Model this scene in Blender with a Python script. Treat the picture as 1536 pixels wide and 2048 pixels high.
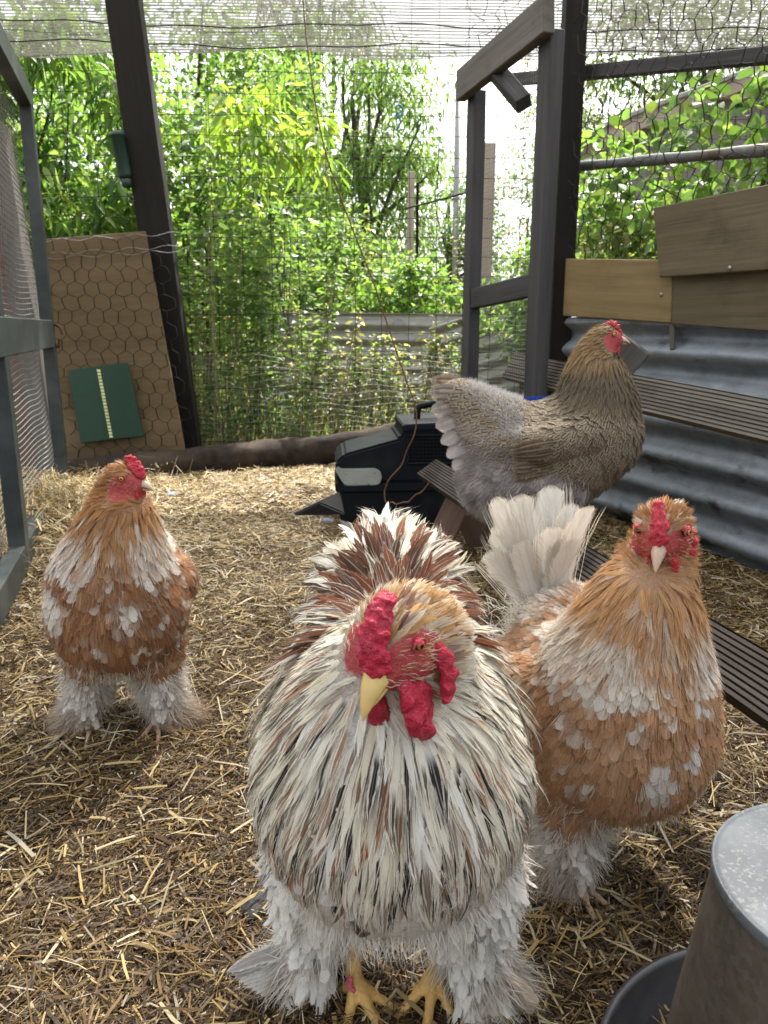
import bpy, bmesh, math, random
import numpy as np
from mathutils import Vector, Matrix, noise as mnoise

for o in list(bpy.data.objects):
    bpy.data.objects.remove(o)
scene = bpy.context.scene
COL = scene.collection
rng = np.random.default_rng(7)
random.seed(7)
R = math.radians

# ------------------------------------------------------------------ camera, sky, sun, exposure
CAM_H, PITCH, FPX = 0.75, R(13.3), 1538.0
cam_data = bpy.data.cameras.new('camera')
cam_data.sensor_fit = 'VERTICAL'
cam_data.sensor_height = 34.6
cam_data.lens = 34.6 * FPX / 2048.0
cam_data.clip_start = 0.02
cam_data.clip_end = 500
cam_data.dof.use_dof = True
cam_data.dof.focus_distance = 0.95
cam_data.dof.aperture_fstop = 13.0
cam = bpy.data.objects.new('camera', cam_data)
COL.objects.link(cam)
cam.location = (0, 0, CAM_H)
cam.rotation_euler = (R(90) - PITCH, 0, 0)
scene.camera = cam

SUN_EL, SUN_AZ = R(56), R(18)          # azimuth measured from +Y towards +X
world = bpy.data.worlds.new('World')
scene.world = world
world.use_nodes = True
wn = world.node_tree
for n in list(wn.nodes):
    wn.nodes.remove(n)
sky = wn.nodes.new('ShaderNodeTexSky')
sky.sky_type = 'NISHITA'
sky.sun_disc = False
sky.sun_elevation = SUN_EL
sky.sun_rotation = SUN_AZ
sky.air_density = 1.3
sky.dust_density = 3.5
bg = wn.nodes.new('ShaderNodeBackground')
bg.inputs['Strength'].default_value = 0.15
wo = wn.nodes.new('ShaderNodeOutputWorld')
haze_tone = wn.nodes.new('ShaderNodeHueSaturation')      # a thin white veil of cloud: less blue
haze_tone.inputs['Saturation'].default_value = 0.32
wn.links.new(sky.outputs[0], haze_tone.inputs['Color'])
wn.links.new(haze_tone.outputs[0], bg.inputs[0])
wn.links.new(bg.outputs[0], wo.inputs[0])

sd = bpy.data.lights.new('sun', 'SUN')
sd.energy = 5.0
sd.angle = R(1.0)
sd.color = (1.0, 0.95, 0.86)
sun = bpy.data.objects.new('sun', sd)
COL.objects.link(sun)
sdir = Vector((math.sin(SUN_AZ) * math.cos(SUN_EL), math.cos(SUN_AZ) * math.cos(SUN_EL), math.sin(SUN_EL)))
sun.rotation_euler = sdir.to_track_quat('Z', 'Y').to_euler()
sun.location = (0, 8, 10)

scene.view_settings.view_transform = 'Standard'
scene.view_settings.look = 'None'
scene.view_settings.exposure = 1.55
scene.view_settings.gamma = 1.0
scene.view_settings.use_curve_mapping = False
scene.render.engine = 'CYCLES'
scene.cycles.use_denoising = True
scene.cycles.max_bounces = 8
scene.cycles.diffuse_bounces = 4
scene.cycles.transparent_max_bounces = 48
scene.cycles.caustics_reflective = False
scene.cycles.caustics_refractive = False
scene.cycles.sample_clamp_indirect = 6.0

# ------------------------------------------------------------------ measuring helpers
CT, ST = math.cos(PITCH), math.sin(PITCH)

def ray(px, py):
    xc, yc = (px - 768) / FPX, -(py - 1024) / FPX
    return np.array((xc, CT + yc * ST, -ST + yc * CT))

def P(px, py, D):                       # the point seen at a pixel, D metres ahead
    d = ray(px, py)
    return np.array((0, 0, CAM_H)) + d * (D / d[1])

def G(px, py, z=0.0):                   # the ground point seen at a pixel
    d = ray(px, py)
    return np.array((0, 0, CAM_H)) + d * ((z - CAM_H) / d[2])

def plane_hit(px, py, a, b, off=0.0):   # a pixel on the vertical plane through a-b (xy), moved off metres towards the camera
    a, b = np.array(a, float), np.array(b, float)
    t = (b - a) / np.linalg.norm(b - a)
    nrm = np.array((t[1], -t[0]))
    if nrm @ a > 0:
        nrm = -nrm
    a = a + nrm * off
    d = ray(px, py)
    k = (nrm @ a) / (nrm @ d[:2])
    return np.array((0, 0, CAM_H)) + d * k

def vnoise(p, scale, seed):
    r = np.random.default_rng(seed)
    out = np.zeros(len(p))
    for i in range(7):
        k = r.normal(size=p.shape[1])
        k = k / np.linalg.norm(k) * r.uniform(.5, 1.5) / scale
        out += np.sin(p @ k * 6.28 + r.uniform(0, 6.28))
    return out / 2.6                     # roughly -1..1

def gz(x, y):
    x, y = np.asarray(x, float), np.asarray(y, float)
    z = .006 * np.sin(x * 7 + 1.3 * y) + .005 * np.sin(y * 9 - x * 4 + 1) + .004 * np.sin(x * 19 + y * 13)
    z = z + .10 * np.exp(-(((x + 1.42) / .26) ** 2 + ((y - 2.85) / .5) ** 2))
    z = z + .035 * np.exp(-(((x + .2) / 1.3) ** 2 + ((y - 3.6) / .6) ** 2))
    return z

# ------------------------------------------------------------------ objects, parts, meshes
def link(o, parent=None, loc=None):
    COL.objects.link(o)
    if parent is not None:
        o.parent = parent
        if o.get('_world', 1):
            o.matrix_basis = parent.matrix_basis.inverted() @ o.matrix_basis
    return o

def thing(name, label, cat, loc=(0, 0, 0), rotz=0.0, group=None):
    o = bpy.data.objects.new(name, None)
    o.empty_display_size = .05
    COL.objects.link(o)
    o.matrix_basis = Matrix.Translation(Vector(loc)) @ Matrix.Rotation(rotz, 4, 'Z')
    return tag(o, label, cat, group)

def tag(o, label=None, cat=None, group=None, kind=None):
    if label: o['label'] = label
    if cat: o['category'] = cat
    if group: o['group'] = group
    if kind: o['kind'] = kind
    return o

def np_mesh(name, V, F, smooth=True, uv=None, attrs=None):
    V = np.ascontiguousarray(V, dtype=np.float32).reshape(-1, 3)
    me = bpy.data.meshes.new(name)
    if not isinstance(F, (list, tuple)):
        F = [F]
    F = [np.asarray(f, dtype=np.int32) for f in F if len(f)]
    idx = np.concatenate([f.ravel() for f in F])
    tot = np.concatenate([np.full(len(f), f.shape[1], np.int32) for f in F])
    start = np.concatenate(([0], np.cumsum(tot)[:-1])).astype(np.int32)
    me.vertices.add(len(V)); me.vertices.foreach_set('co', V.ravel())
    me.loops.add(len(idx)); me.loops.foreach_set('vertex_index', idx)
    me.polygons.add(len(tot)); me.polygons.foreach_set('loop_start', start)
    me.polygons.foreach_set('use_smooth', np.full(len(tot), smooth))
    if uv is not None:
        l = me.uv_layers.new(name='UVMap')
        l.data.foreach_set('uv', np.asarray(uv, np.float32).reshape(-1, 2)[idx].ravel())
    for k, a in (attrs or {}).items():
        a = np.asarray(a, np.float32)
        if a.ndim == 1:
            t = me.attributes.new(k, 'FLOAT', 'POINT'); t.data.foreach_set('value', a)
        elif a.shape[1] == 4:
            t = me.attributes.new(k, 'FLOAT_COLOR', 'POINT'); t.data.foreach_set('color', a.ravel())
        else:
            t = me.attributes.new(k, 'FLOAT_VECTOR', 'POINT'); t.data.foreach_set('vector', a.ravel())
    me.update(calc_edges=True)
    me.validate(clean_customdata=False)
    return me

def obj(name, me, mat=None, parent=None, M=None, local=False, kind=None):
    o = bpy.data.objects.new(name, me)
    if mat is not None and not me.materials:
        me.materials.append(mat)
    COL.objects.link(o)
    if M is not None:
        o.matrix_basis = M
    if parent is not None:
        o.parent = parent
        if not local:
            o.matrix_basis = parent.matrix_basis.inverted() @ o.matrix_basis
    if kind: o['kind'] = kind
    return o

def rgba(c):
    c = np.asarray(c, float)
    return np.concatenate([c, np.ones(c.shape[:-1] + (1,))], -1)

def tubes(Pn, rad, sides=3, caps=False):
    """Pn (N,K,3) polylines of K points; rad scalar or (N,K)."""
    Pn = np.asarray(Pn, float)
    N, K, _ = Pn.shape
    T = np.gradient(Pn, axis=1)
    T /= np.linalg.norm(T, axis=2, keepdims=True) + 1e-12
    mean = T.mean(1, keepdims=True)
    ref = np.where(np.abs(mean[..., 2:3]) > .8, np.array((1., 0, 0)), np.array((0, 0, 1.)))
    A = np.cross(T, np.broadcast_to(ref, T.shape)); A /= np.linalg.norm(A, axis=2, keepdims=True) + 1e-12
    B = np.cross(T, A)
    rad = np.broadcast_to(np.asarray(rad, float), (N, K)) if np.ndim(rad) != 1 else np.broadcast_to(np.asarray(rad)[:, None], (N, K))
    an = np.arange(sides) / sides * 2 * math.pi
    V = Pn[:, :, None] + rad[:, :, None, None] * (A[:, :, None] * np.cos(an)[:, None] + B[:, :, None] * np.sin(an)[:, None])
    base = (np.arange(N)[:, None, None] * K + np.arange(K - 1)[None, :, None]) * sides
    j = np.arange(sides)[None, None]; j2 = (j + 1) % sides
    F = np.stack([base + j, base + j2, base + sides + j2, base + sides + j], -1).reshape(-1, 4)
    Fs = [F]
    if caps:
        ends = np.concatenate([(np.arange(N) * K * sides)[:, None] + np.arange(sides)[::-1][None],
                               (np.arange(N) * K * sides + (K - 1) * sides)[:, None] + np.arange(sides)[None]])
        Fs.append(ends)
    return V.reshape(-1, 3), Fs

def join(parts):
    Vs, by, off = [], {}, 0
    for V, Fs in parts:
        V = np.asarray(V).reshape(-1, 3)
        for f in (Fs if isinstance(Fs, (list, tuple)) else [Fs]):
            f = np.asarray(f)
            by.setdefault(f.shape[1], []).append(f + off)
        Vs.append(V); off += len(V)
    return np.concatenate(Vs), [np.concatenate(b) for b in by.values()]

def resample(pts, n):
    pts = np.asarray(pts, float)
    s = np.concatenate(([0], np.cumsum(np.linalg.norm(np.diff(pts[:, :3], axis=0), axis=1))))
    # catmull-like smoothing through cubic interpolation of each coordinate
    t = np.linspace(0, s[-1], n)
    m = np.gradient(pts, s, axis=0)
    i = np.clip(np.searchsorted(s, t) - 1, 0, len(s) - 2)
    h = (s[i + 1] - s[i])[:, None]; u = ((t - s[i]) / (s[i + 1] - s[i]))[:, None]
    return ((2*u**3-3*u**2+1)*pts[i] + (u**3-2*u**2+u)*h*m[i] + (-2*u**3+3*u**2)*pts[i+1] + (u**3-u**2)*h*m[i+1])

def bm_mesh(name, bm, smooth=False):
    me = bpy.data.meshes.new(name)
    bmesh.ops.recalc_face_normals(bm, faces=bm.faces)
    bm.to_mesh(me); bm.free()
    if smooth:
        me.polygons.foreach_set('use_smooth', np.ones(len(me.polygons), bool))
    return me

def frame(p0, p1, up):
    p0, p1, up = Vector(p0), Vector(p1), Vector(up)
    x = (p1 - p0).normalized()
    z = (up - x * up.dot(x)).normalized()
    y = z.cross(x)
    M = Matrix((x, y, z)).transposed().to_4x4()
    M.translation = (p0 + p1) / 2
    return M, (p1 - p0).length

def board(name, p0, p1, w, th, up, mat, parent=None, bev=.003, wob=0.0, seg=1):
    """A plank from p0 to p1: width w across, thickness th along 'up'. Local X runs along the grain."""
    M, L = frame(p0, p1, up)
    bm = bmesh.new()
    bmesh.ops.create_cube(bm, size=1, matrix=Matrix.Diagonal((L, w, th, 1)))
    if seg > 1:
        ed = [e for e in bm.edges if abs((e.verts[0].co - e.verts[1].co).x) > L * .9]
        bmesh.ops.subdivide_edges(bm, edges=ed, cuts=seg)
    if bev:
        ed = [e for e in bm.edges if len(e.link_faces) == 2 and e.calc_face_angle(0) > .5]
        bmesh.ops.bevel(bm, geom=ed, offset=bev, segments=1, affect='EDGES')
    if wob:
        sx = random.uniform(0, 99)
        for v in bm.verts:
            v.co += wob * mnoise.noise_vector(Vector((v.co.x * 3 + sx, v.co.y * 8, v.co.z * 8)))
    return obj(name, bm_mesh(name, bm), mat, parent, M)

def quad_slab(name, c4, th, mat, parent=None, bev=.002):
    """A flat panel with four measured corners (TL, TR, BR, BL) and a real thickness away from the camera; local X along the top edge."""
    c4 = [Vector(c) for c in c4]
    n = (c4[1] - c4[0]).cross(c4[3] - c4[0]).normalized()
    if n.y < 0: n = -n
    x = (c4[1] - c4[0]).normalized(); z = n.cross(x) * -1; z = (z - z.dot(x) * x).normalized()
    y = z.cross(x)
    M = Matrix((x, y, z)).transposed().to_4x4(); M.translation = sum(c4, Vector()) / 4
    Mi = M.inverted()
    bm = bmesh.new()
    f = [bm.verts.new(Mi @ c) for c in c4]; b = [bm.verts.new(Mi @ (c + n * th)) for c in c4]
    bm.faces.new(f); bm.faces.new(b[::-1])
    for i in range(4):
        j = (i + 1) % 4
        bm.faces.new((f[i], b[i], b[j], f[j]))
    if bev:
        bmesh.ops.recalc_face_normals(bm, faces=bm.faces)
        bmesh.ops.bevel(bm, geom=list(bm.edges), offset=bev, segments=1, affect='EDGES')
    return obj(name, bm_mesh(name, bm), mat, parent, M)

def lathe(prof, n=48, closed=False):
    prof = np.asarray(prof, float)
    a = np.arange(n) / n * 2 * math.pi
    V = np.stack([prof[:, None, 0] * np.cos(a), prof[:, None, 0] * np.sin(a), np.broadcast_to(prof[:, None, 1], (len(prof), n))], -1)
    i = np.arange(len(prof) - 1)[:, None] * n; j = np.arange(n)[None]; j2 = (j + 1) % n
    return V.reshape(-1, 3), [np.stack([i + j, i + j2, i + n + j2, i + n + j], -1).reshape(-1, 4)]

_ico = None
def blob(spheres, voxel=.006, smooth=6):
    """A continuous surface grown round spheres / ellipsoids (x,y,z,r) or (x,y,z,rx,ry,rz)."""
    global _ico
    if _ico is None:
        b = bmesh.new(); bmesh.ops.create_icosphere(b, subdivisions=3, radius=1)
        b.verts.ensure_lookup_table()
        _ico = (np.array([v.co[:] for v in b.verts]), np.array([[v.index for v in f.verts] for f in b.faces])); b.free()
    iv, fi = _ico
    parts = []
    for s in spheres:
        r = np.array(s[3:6]) if len(s) >= 6 else np.array((s[3],) * 3)
        parts.append((iv * r + np.array(s[:3]), fi))
    V, F = join(parts)
    me = np_mesh('tmp', V, F)
    o = bpy.data.objects.new('tmp', me); COL.objects.link(o)
    m = o.modifiers.new('r', 'REMESH'); m.mode = 'VOXEL'; m.voxel_size = voxel
    if smooth:
        m2 = o.modifiers.new('s', 'SMOOTH'); m2.factor = .5; m2.iterations = smooth
    dg = bpy.context.evaluated_depsgraph_get(); dg.update()
    out = bpy.data.meshes.new_from_object(o.evaluated_get(dg))
    bpy.data.objects.remove(o); bpy.data.meshes.remove(me)
    out.polygons.foreach_set('use_smooth', np.ones(len(out.polygons), bool))
    return out

def chain(pts, step=.3):
    out = []
    for a, b in zip(pts[:-1], pts[1:]):
        a, b = np.array(a, float), np.array(b, float)
        n = max(2, int(np.linalg.norm(b[:3] - a[:3]) / (step * min(a[3], b[3]))) + 1)
        out += [tuple(a + (b - a) * t) for t in np.linspace(0, 1, n)]
    return out

def co_no(me):
    V = np.empty(len(me.vertices) * 3, np.float32); me.vertices.foreach_get('co', V)
    N = np.empty(len(me.vertices) * 3, np.float32); me.vertices.foreach_get('normal', N)
    return V.reshape(-1, 3).astype(float), N.reshape(-1, 3).astype(float)

def displace(me, amp, scale, seed=0, ridged=False):
    V, N = co_no(me)
    out = V.copy()
    for i, (v, n) in enumerate(zip(V, N)):
        q = Vector(v / scale) + Vector((seed * 3.1, seed, 0))
        k = mnoise.noise(q) + .5 * mnoise.noise(q * 2.3)
        if ridged: k = -abs(k) * 1.6 + .35
        out[i] = v + n * amp * k
    me.vertices.foreach_set('co', out.astype(np.float32).ravel()); me.update()

# ------------------------------------------------------------------ materials
class NT:
    def __init__(s, name):
        s.m = bpy.data.materials.new(name); s.m.use_nodes = True
        s.t = s.m.node_tree
        for n in list(s.t.nodes): s.t.nodes.remove(n)
        s.out = s.n('ShaderNodeOutputMaterial')
    def n(s, typ, **kw):
        x = s.t.nodes.new(typ)
        for k, v in kw.items(): setattr(x, k, v)
        return x
    def l(s, a, b): s.t.links.new(a, b)
    def val(s, sock, v):
        if hasattr(v, 'is_linked') or isinstance(v, bpy.types.NodeSocket): s.l(v, sock)
        else: sock.default_value = v
    def math(s, op, a, b=None, c=None, clamp=False):
        x = s.n('ShaderNodeMath', operation=op, use_clamp=clamp)
        for i, v in enumerate((a, b, c)):
            if v is not None: s.val(x.inputs[i], v)
        return x.outputs[0]
    def sstep(s, e0, e1, x):
        m = s.n('ShaderNodeMapRange', interpolation_type='SMOOTHSTEP')
        s.val(m.inputs['Value'], x); s.val(m.inputs['From Min'], e0); s.val(m.inputs['From Max'], e1)
        return m.outputs[0]
    def mix(s, f, a, b, mode='MIX'):
        x = s.n('ShaderNodeMix', data_type='RGBA', blend_type=mode)
        s.val(x.inputs[0], f)
        for i, v in ((6, a), (7, b)):
            s.val(x.inputs[i], v if not isinstance(v, (tuple, list)) else (*v[:3], 1))
        return x.outputs[2]
    def noise(s, vec, scale, detail=3, rough=.55, out=0):
        x = s.n('ShaderNodeTexNoise'); s.l(vec, x.inputs['Vector'])
        x.inputs['Scale'].default_value = scale; x.inputs['Detail'].default_value = detail; x.inputs['Roughness'].default_value = rough
        return x.outputs[out]
    def coord(s, kind='Object', scale=None, rot=None):
        c = s.n('ShaderNodeTexCoord').outputs[kind]
        if scale is None: return c
        m = s.n('ShaderNodeMapping'); s.l(c, m.inputs['Vector']); m.inputs['Scale'].default_value = scale
        if rot: m.inputs['Rotation'].default_value = rot
        return m.outputs[0]
    def attr(s, name, out='Color'):
        return s.n('ShaderNodeAttribute', attribute_name=name).outputs[out]
    def ramp(s, f, stops):
        x = s.n('ShaderNodeValToRGB'); s.l(f, x.inputs[0])
        e = x.color_ramp.elements
        while len(e) < len(stops): e.new(.5)
        for el, (p, c) in zip(e, stops): el.position = p; el.color = (*c[:3], 1)
        return x.outputs[0]
    def bump(s, h, strength=.3, dist=.002, nrm=None):
        b = s.n('ShaderNodeBump'); b.inputs['Strength'].default_value = strength; b.inputs['Distance'].default_value = dist
        s.l(h, b.inputs['Height'])
        return b.outputs[0]
    def bsdf(s, color, rough=.7, metal=0.0, bump=None, spec=.4, **kw):
        p = s.n('ShaderNodeBsdfPrincipled')
        s.val(p.inputs['Base Color'], (*color[:3], 1) if isinstance(color, (tuple, list)) else color)
        s.val(p.inputs['Roughness'], rough); s.val(p.inputs['Metallic'], metal)
        p.inputs['Specular IOR Level'].default_value = spec
        for k, v in kw.items(): s.val(p.inputs[k.replace('_', ' ')], v)
        if bump is not None: s.l(bump, p.inputs['Normal'])
        return p.outputs[0]
    def done(s, sh):
        s.l(sh, s.out.inputs[0]); return s.m
    def mixsh(s, f, a, b):
        x = s.n('ShaderNodeMixShader'); s.val(x.inputs[0], f); s.l(a, x.inputs[1]); s.l(b, x.inputs[2]); return x.outputs[0]

def wood(name, a, b, c=None, grain=22, rough=.75, knots=0.0, bump=.35, dirt=.35):
    t = NT(name)
    inf = t.n('ShaderNodeObjectInfo').outputs['Random']
    base = t.n('ShaderNodeVectorMath', operation='ADD')
    t.l(t.coord('Object'), base.inputs[0])
    off = t.n('ShaderNodeCombineXYZ'); t.l(t.math('MULTIPLY', inf, 37.), off.inputs[0]); t.l(t.math('MULTIPLY', inf, 11.), off.inputs[1])
    t.l(off.outputs[0], base.inputs[1])
    def mapped(sc):
        m = t.n('ShaderNodeMapping'); t.l(base.outputs[0], m.inputs[0]); m.inputs['Scale'].default_value = sc; return m.outputs[0]
    warp = t.noise(mapped((1.2, 6, 6)), 1.0, 2)
    n1 = t.noise(mapped((.9, grain, grain)), 1.0, 5, .6)
    n2 = t.noise(mapped((3.5, grain * 9, grain * 9)), 1.0, 3, .6)
    blot = t.noise(mapped((5, 7, 7)), 1.0, 4, .6)
    f = t.math('ADD', t.math('MULTIPLY', n1, .7), t.math('MULTIPLY', n2, .35))
    f = t.math('ADD', f, t.math('MULTIPLY', warp, .25))
    colr = t.ramp(f, [(.38, a), (.60, b), (.82, c or b)])
    colr = t.mix(t.math('MULTIPLY', t.sstep(.5, .75, blot), dirt), colr, tuple(x * .45 for x in a))
    h = t.math('ADD', n2, t.math('MULTIPLY', n1, .6))
    return t.done(t.bsdf(colr, rough, bump=t.bump(h, bump, .003), spec=.25))

def plain(name, col, rough=.6, metal=0., var=.25, scale=30, bump=0., spec=.4, dirt=None, coord='Object'):
    t = NT(name); c = t.coord(coord)
    n1 = t.noise(c, scale, 4, .6); n2 = t.noise(c, scale * .18, 4, .6)
    f = t.math('ADD', t.math('MULTIPLY', n1, .5), t.math('MULTIPLY', n2, .5))
    lo = tuple(x * (1 - var) for x in col); hi = tuple(min(1, x * (1 + var)) for x in col)
    colr = t.ramp(f, [(.35, lo), (.65, hi)])
    if dirt: colr = t.mix(t.sstep(.5, .72, n2), colr, dirt)
    b = t.bump(n1, bump, .002) if bump else None
    return t.done(t.bsdf(colr, rough, metal, b, spec))

def galv(name, lo, hi, rust, rust_amt, rough=.5, metal=.55, streak=(3, 3, 40)):
    t = NT(name); c = t.coord('Object')
    n1 = t.noise(t.coord('Object', (14, 14, 14)), 1., 6, .7)
    n2 = t.noise(t.coord('Object', (1.6, 30, 5)), 1., 4, .6)
    n3 = t.noise(t.coord('Object', (3.5, 3.5, 9)), 1., 5, .65)
    sp = t.n('ShaderNodeTexVoronoi'); t.l(c, sp.inputs['Vector']); sp.inputs['Scale'].default_value = 160
    f = t.math('ADD', t.math('MULTIPLY', n1, .55), t.math('MULTIPLY', n2, .45))
    col = t.ramp(f, [(.36, lo), (.64, hi)])
    col = t.mix(t.math('MULTIPLY', sp.outputs['Color'], .045), col, (.5, .5, .5))
    col = t.mix(t.math('MULTIPLY', t.sstep(.55, .68, n3), rust_amt), col, rust)
    rr = t.math('ADD', rough - .12, t.math('MULTIPLY', n1, .3))
    return t.done(t.bsdf(col, rr, metal, t.bump(n1, .12, .002)))

# feathers: two colours per feather, a pattern along and across the vane
def feather_mat():
    t = NT('feather')
    uv = t.n('ShaderNodeUVMap', uv_map='UVMap').outputs[0]
    s = t.n('ShaderNodeSeparateXYZ'); t.l(uv, s.inputs[0]); u, v = s.outputs[0], s.outputs[1]
    au = t.math('ABSOLUTE', t.math('MULTIPLY_ADD', u, 2., -1.))
    ca, cb = t.attr('ca'), t.attr('cb')
    pat = t.n('ShaderNodeSeparateXYZ'); t.l(t.attr('pat', 'Vector'), pat.inputs[0])
    pv = t.n('ShaderNodeSeparateXYZ'); t.l(t.attr('pv', 'Vector'), pv.inputs[0])
    rnd = pv.outputs[2]
    barb = t.n('ShaderNodeCombineXYZ')
    t.l(t.math('MULTIPLY_ADD', v, 34., t.math('MULTIPLY', au, -9.)), barb.inputs[0])
    t.l(t.math('MULTIPLY', rnd, 91.), barb.inputs[1]); t.l(t.math('MULTIPLY', au, .6), barb.inputs[2])
    bn = t.noise(barb.outputs[0], 1.0, 3, .7)
    jit = t.math('MULTIPLY_ADD', bn, .5, -.25)
    auj = t.math('ADD', au, jit)
    stripe = t.math('SUBTRACT', 1., t.sstep(pv.outputs[0], t.math('ADD', pv.outputs[0], .25), auj))
    stripe = t.math('MULTIPLY', stripe, t.sstep(pv.outputs[1], t.math('ADD', pv.outputs[1], .2), v))
    tipd = t.math('MULTIPLY_ADD', v, 3.2, -2.35)
    r = t.math('MAXIMUM', auj, t.math('ADD', tipd, t.math('MULTIPLY', jit, .5)))
    lace = t.sstep(.55, .85, r)
    # pencilling: concentric lines following the outline
    ring = t.math('SINE', t.math('MULTIPLY', r, 15.))
    pencil = t.sstep(.1, .7, ring)
    f = t.math('MULTIPLY', pat.outputs[0], stripe)
    f = t.math('MAXIMUM', f, t.math('MULTIPLY', pat.outputs[1], lace))
    f = t.math('MAXIMUM', f, t.math('MULTIPLY', pat.outputs[2], pencil), clamp=True)
    col = t.mix(f, ca, cb)
    shaft = t.math('SUBTRACT', 1., t.sstep(.03, .12, au))
    col = t.mix(t.math('MULTIPLY', shaft, .18), col, (.8, .72, .58))
    col = t.mix(t.math('MULTIPLY', t.sstep(.35, .75, bn), .22), col, (0.05, .035, .025))
    # shade with the lie of the coat as well as the single vane, and let the barbs thin out at the rim
    vt = t.n('ShaderNodeVectorTransform', vector_type='NORMAL', convert_from='OBJECT', convert_to='WORLD'); t.l(t.attr('bn', 'Vector'), vt.inputs[0])
    geo = t.n('ShaderNodeNewGeometry').outputs['Normal']
    mx = t.n('ShaderNodeMix', data_type='VECTOR'); mx.inputs[0].default_value = .72
    t.l(geo, mx.inputs[4]); t.l(vt.outputs[0], mx.inputs[5])
    nm = t.n('ShaderNodeVectorMath', operation='NORMALIZE'); t.l(mx.outputs[1], nm.inputs[0])
    b = t.n('ShaderNodeBump'); b.inputs['Strength'].default_value = .35; b.inputs['Distance'].default_value = .0012
    t.l(bn, b.inputs['Height']); t.l(nm.outputs[0], b.inputs['Normal'])
    p = t.bsdf(col, .68, bump=b.outputs[0], spec=.2)
    tr = t.n('ShaderNodeBsdfTranslucent'); t.l(col, tr.inputs[0])
    sh = t.mixsh(.22, p, tr.outputs[0])
    rim = t.math('MAXIMUM', t.math('ADD', au, t.math('MULTIPLY', jit, 1.5)), t.math('ADD', t.math('MULTIPLY_ADD', v, 6., -5.1), t.math('MULTIPLY', jit, 2.)))
    fade = t.sstep(.62, 1.0, rim)
    tp = t.n('ShaderNodeBsdfTransparent')
    return t.done(t.mixsh(fade, sh, tp.outputs[0]))

def attr_mat(name, rough=.7, transl=.0, spec=.3, noise_amt=.0, nscale=60, bump=0., attr='ca', nd=.002):
    t = NT(name); col = t.attr(attr)
    nz = None
    if noise_amt or bump:
        nz = t.noise(t.coord('Object'), nscale, 4, .6)
        col = t.mix(t.math('MULTIPLY', nz, noise_amt), col, (.02, .012, .008)) if noise_amt else col
    p = t.bsdf(col, rough, bump=t.bump(nz, bump, nd) if bump else None, spec=spec)
    if transl:
        tr = t.n('ShaderNodeBsdfTranslucent'); t.l(col, tr.inputs[0])
        p = t.mixsh(transl, p, tr.outputs[0])
    return t.done(p)

def leaf_mat():
    t = NT('leaf'); col = t.attr('ca')
    uv = t.n('ShaderNodeUVMap', uv_map='UVMap').outputs[0]
    s = t.n('ShaderNodeSeparateXYZ'); t.l(uv, s.inputs[0])
    au = t.math('ABSOLUTE', t.math('MULTIPLY_ADD', s.outputs[0], 2., -1.))
    vein = t.math('SUBTRACT', 1., t.sstep(.02, .1, au))
    c2 = t.mix(t.math('MULTIPLY', vein, .35), col, (.25, .32, .10))
    p = t.bsdf(c2, .45, spec=.4)
    g = t.n('ShaderNodeMix', data_type='RGBA', blend_type='MULTIPLY'); g.inputs[0].default_value = 1
    t.l(col, g.inputs[6]); g.inputs[7].default_value = (3.3, 3.2, 1.9, 1)
    tr = t.n('ShaderNodeBsdfTranslucent'); t.l(g.outputs[2], tr.inputs[0])
    return t.done(t.mixsh(.45, p, tr.outputs[0]))

M = {}
M['feather'] = feather_mat()
M['fluff'] = attr_mat('fluff', .8, .35, .15)
M['skin'] = attr_mat('bird_body', .5, 0, .35, .55, 220, .9, nd=.003)
M['straw'] = attr_mat('straw', .55, .12, .35)
M['leaf'] = leaf_mat()
M['stem'] = attr_mat('stem', .7, 0, .25, .4, 40, .3)
M['dark_post'] = wood('shade_darkened_timber', (.002, .0016, .0014), (.004, .003, .0022), (.009, .006, .004))  # near-black base colour includes the shade on the backlit leaning post
M['grey_wood'] = wood('weathered_grey_timber', (.045, .042, .038), (.095, .088, .080), (.15, .138, .125))
M['dark_grey_wood'] = wood('dark_grey_timber', (.018, .018, .020), (.045, .044, .046), (.075, .072, .072))  # darker tone of the grey timber
M['pine'] = wood('yellow_pine_board', (.12, .083, .034), (.20, .145, .068), (.26, .195, .10), grain=14, dirt=.3)
M['pine_old'] = wood('aged_pine_board', (.058, .046, .028), (.105, .083, .050), (.145, .118, .076), grain=14, dirt=.45)
M['deck_dark'] = wood('dark_decking', (.012, .009, .0075), (.032, .025, .02), (.06, .049, .04), grain=30, dirt=.5)  # darker tone of decking, used for the lower perch
M['deck'] = wood('weathered_decking', (.04, .034, .028), (.095, .082, .068), (.16, .142, .12), grain=30, dirt=.5)
M['brown_wood'] = wood('reddish_brown_timber', (.06, .035, .025), (.12, .075, .055), (.17, .11, .085))
M['ply'] = wood('stained_shaded_plywood', (.055, .038, .018), (.10, .07, .034), (.135, .098, .052), grain=8, dirt=.35, bump=.15)  # stained tone, lowered further to carry the shade of the backlit panel
M['bark'] = plain('log_bark', (.024, .015, .010), .95, var=.7, scale=22, bump=1., dirt=(.06, .042, .028))
M['green_paint'] = plain('worn_green_paint', (.030, .039, .039), .5, var=.4, scale=18, bump=.2, dirt=(.07, .078, .077))
M['pop_green'] = plain('green_plastic_sheet', (.004, .032, .016), .5, var=.15)
M['dark_green'] = plain('dark_green_plastic', (.008, .028, .022), .45, var=.3)
M['teal'] = plain('dark_teal_plastic', (.0025, .0045, .0075), .65, spec=.2, var=.3, scale=14, dirt=(.018, .021, .023))
M['lid'] = plain('pale_eyelid_skin', (.30, .055, .045), .5, var=.2, scale=300)
M['grey_plastic'] = plain('grey_plastic', (.28, .29, .27), .5, var=.15)
M['wire'] = plain('dull_wire', (.012, .0115, .011), .85, 0., var=.3, spec=.1)
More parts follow.
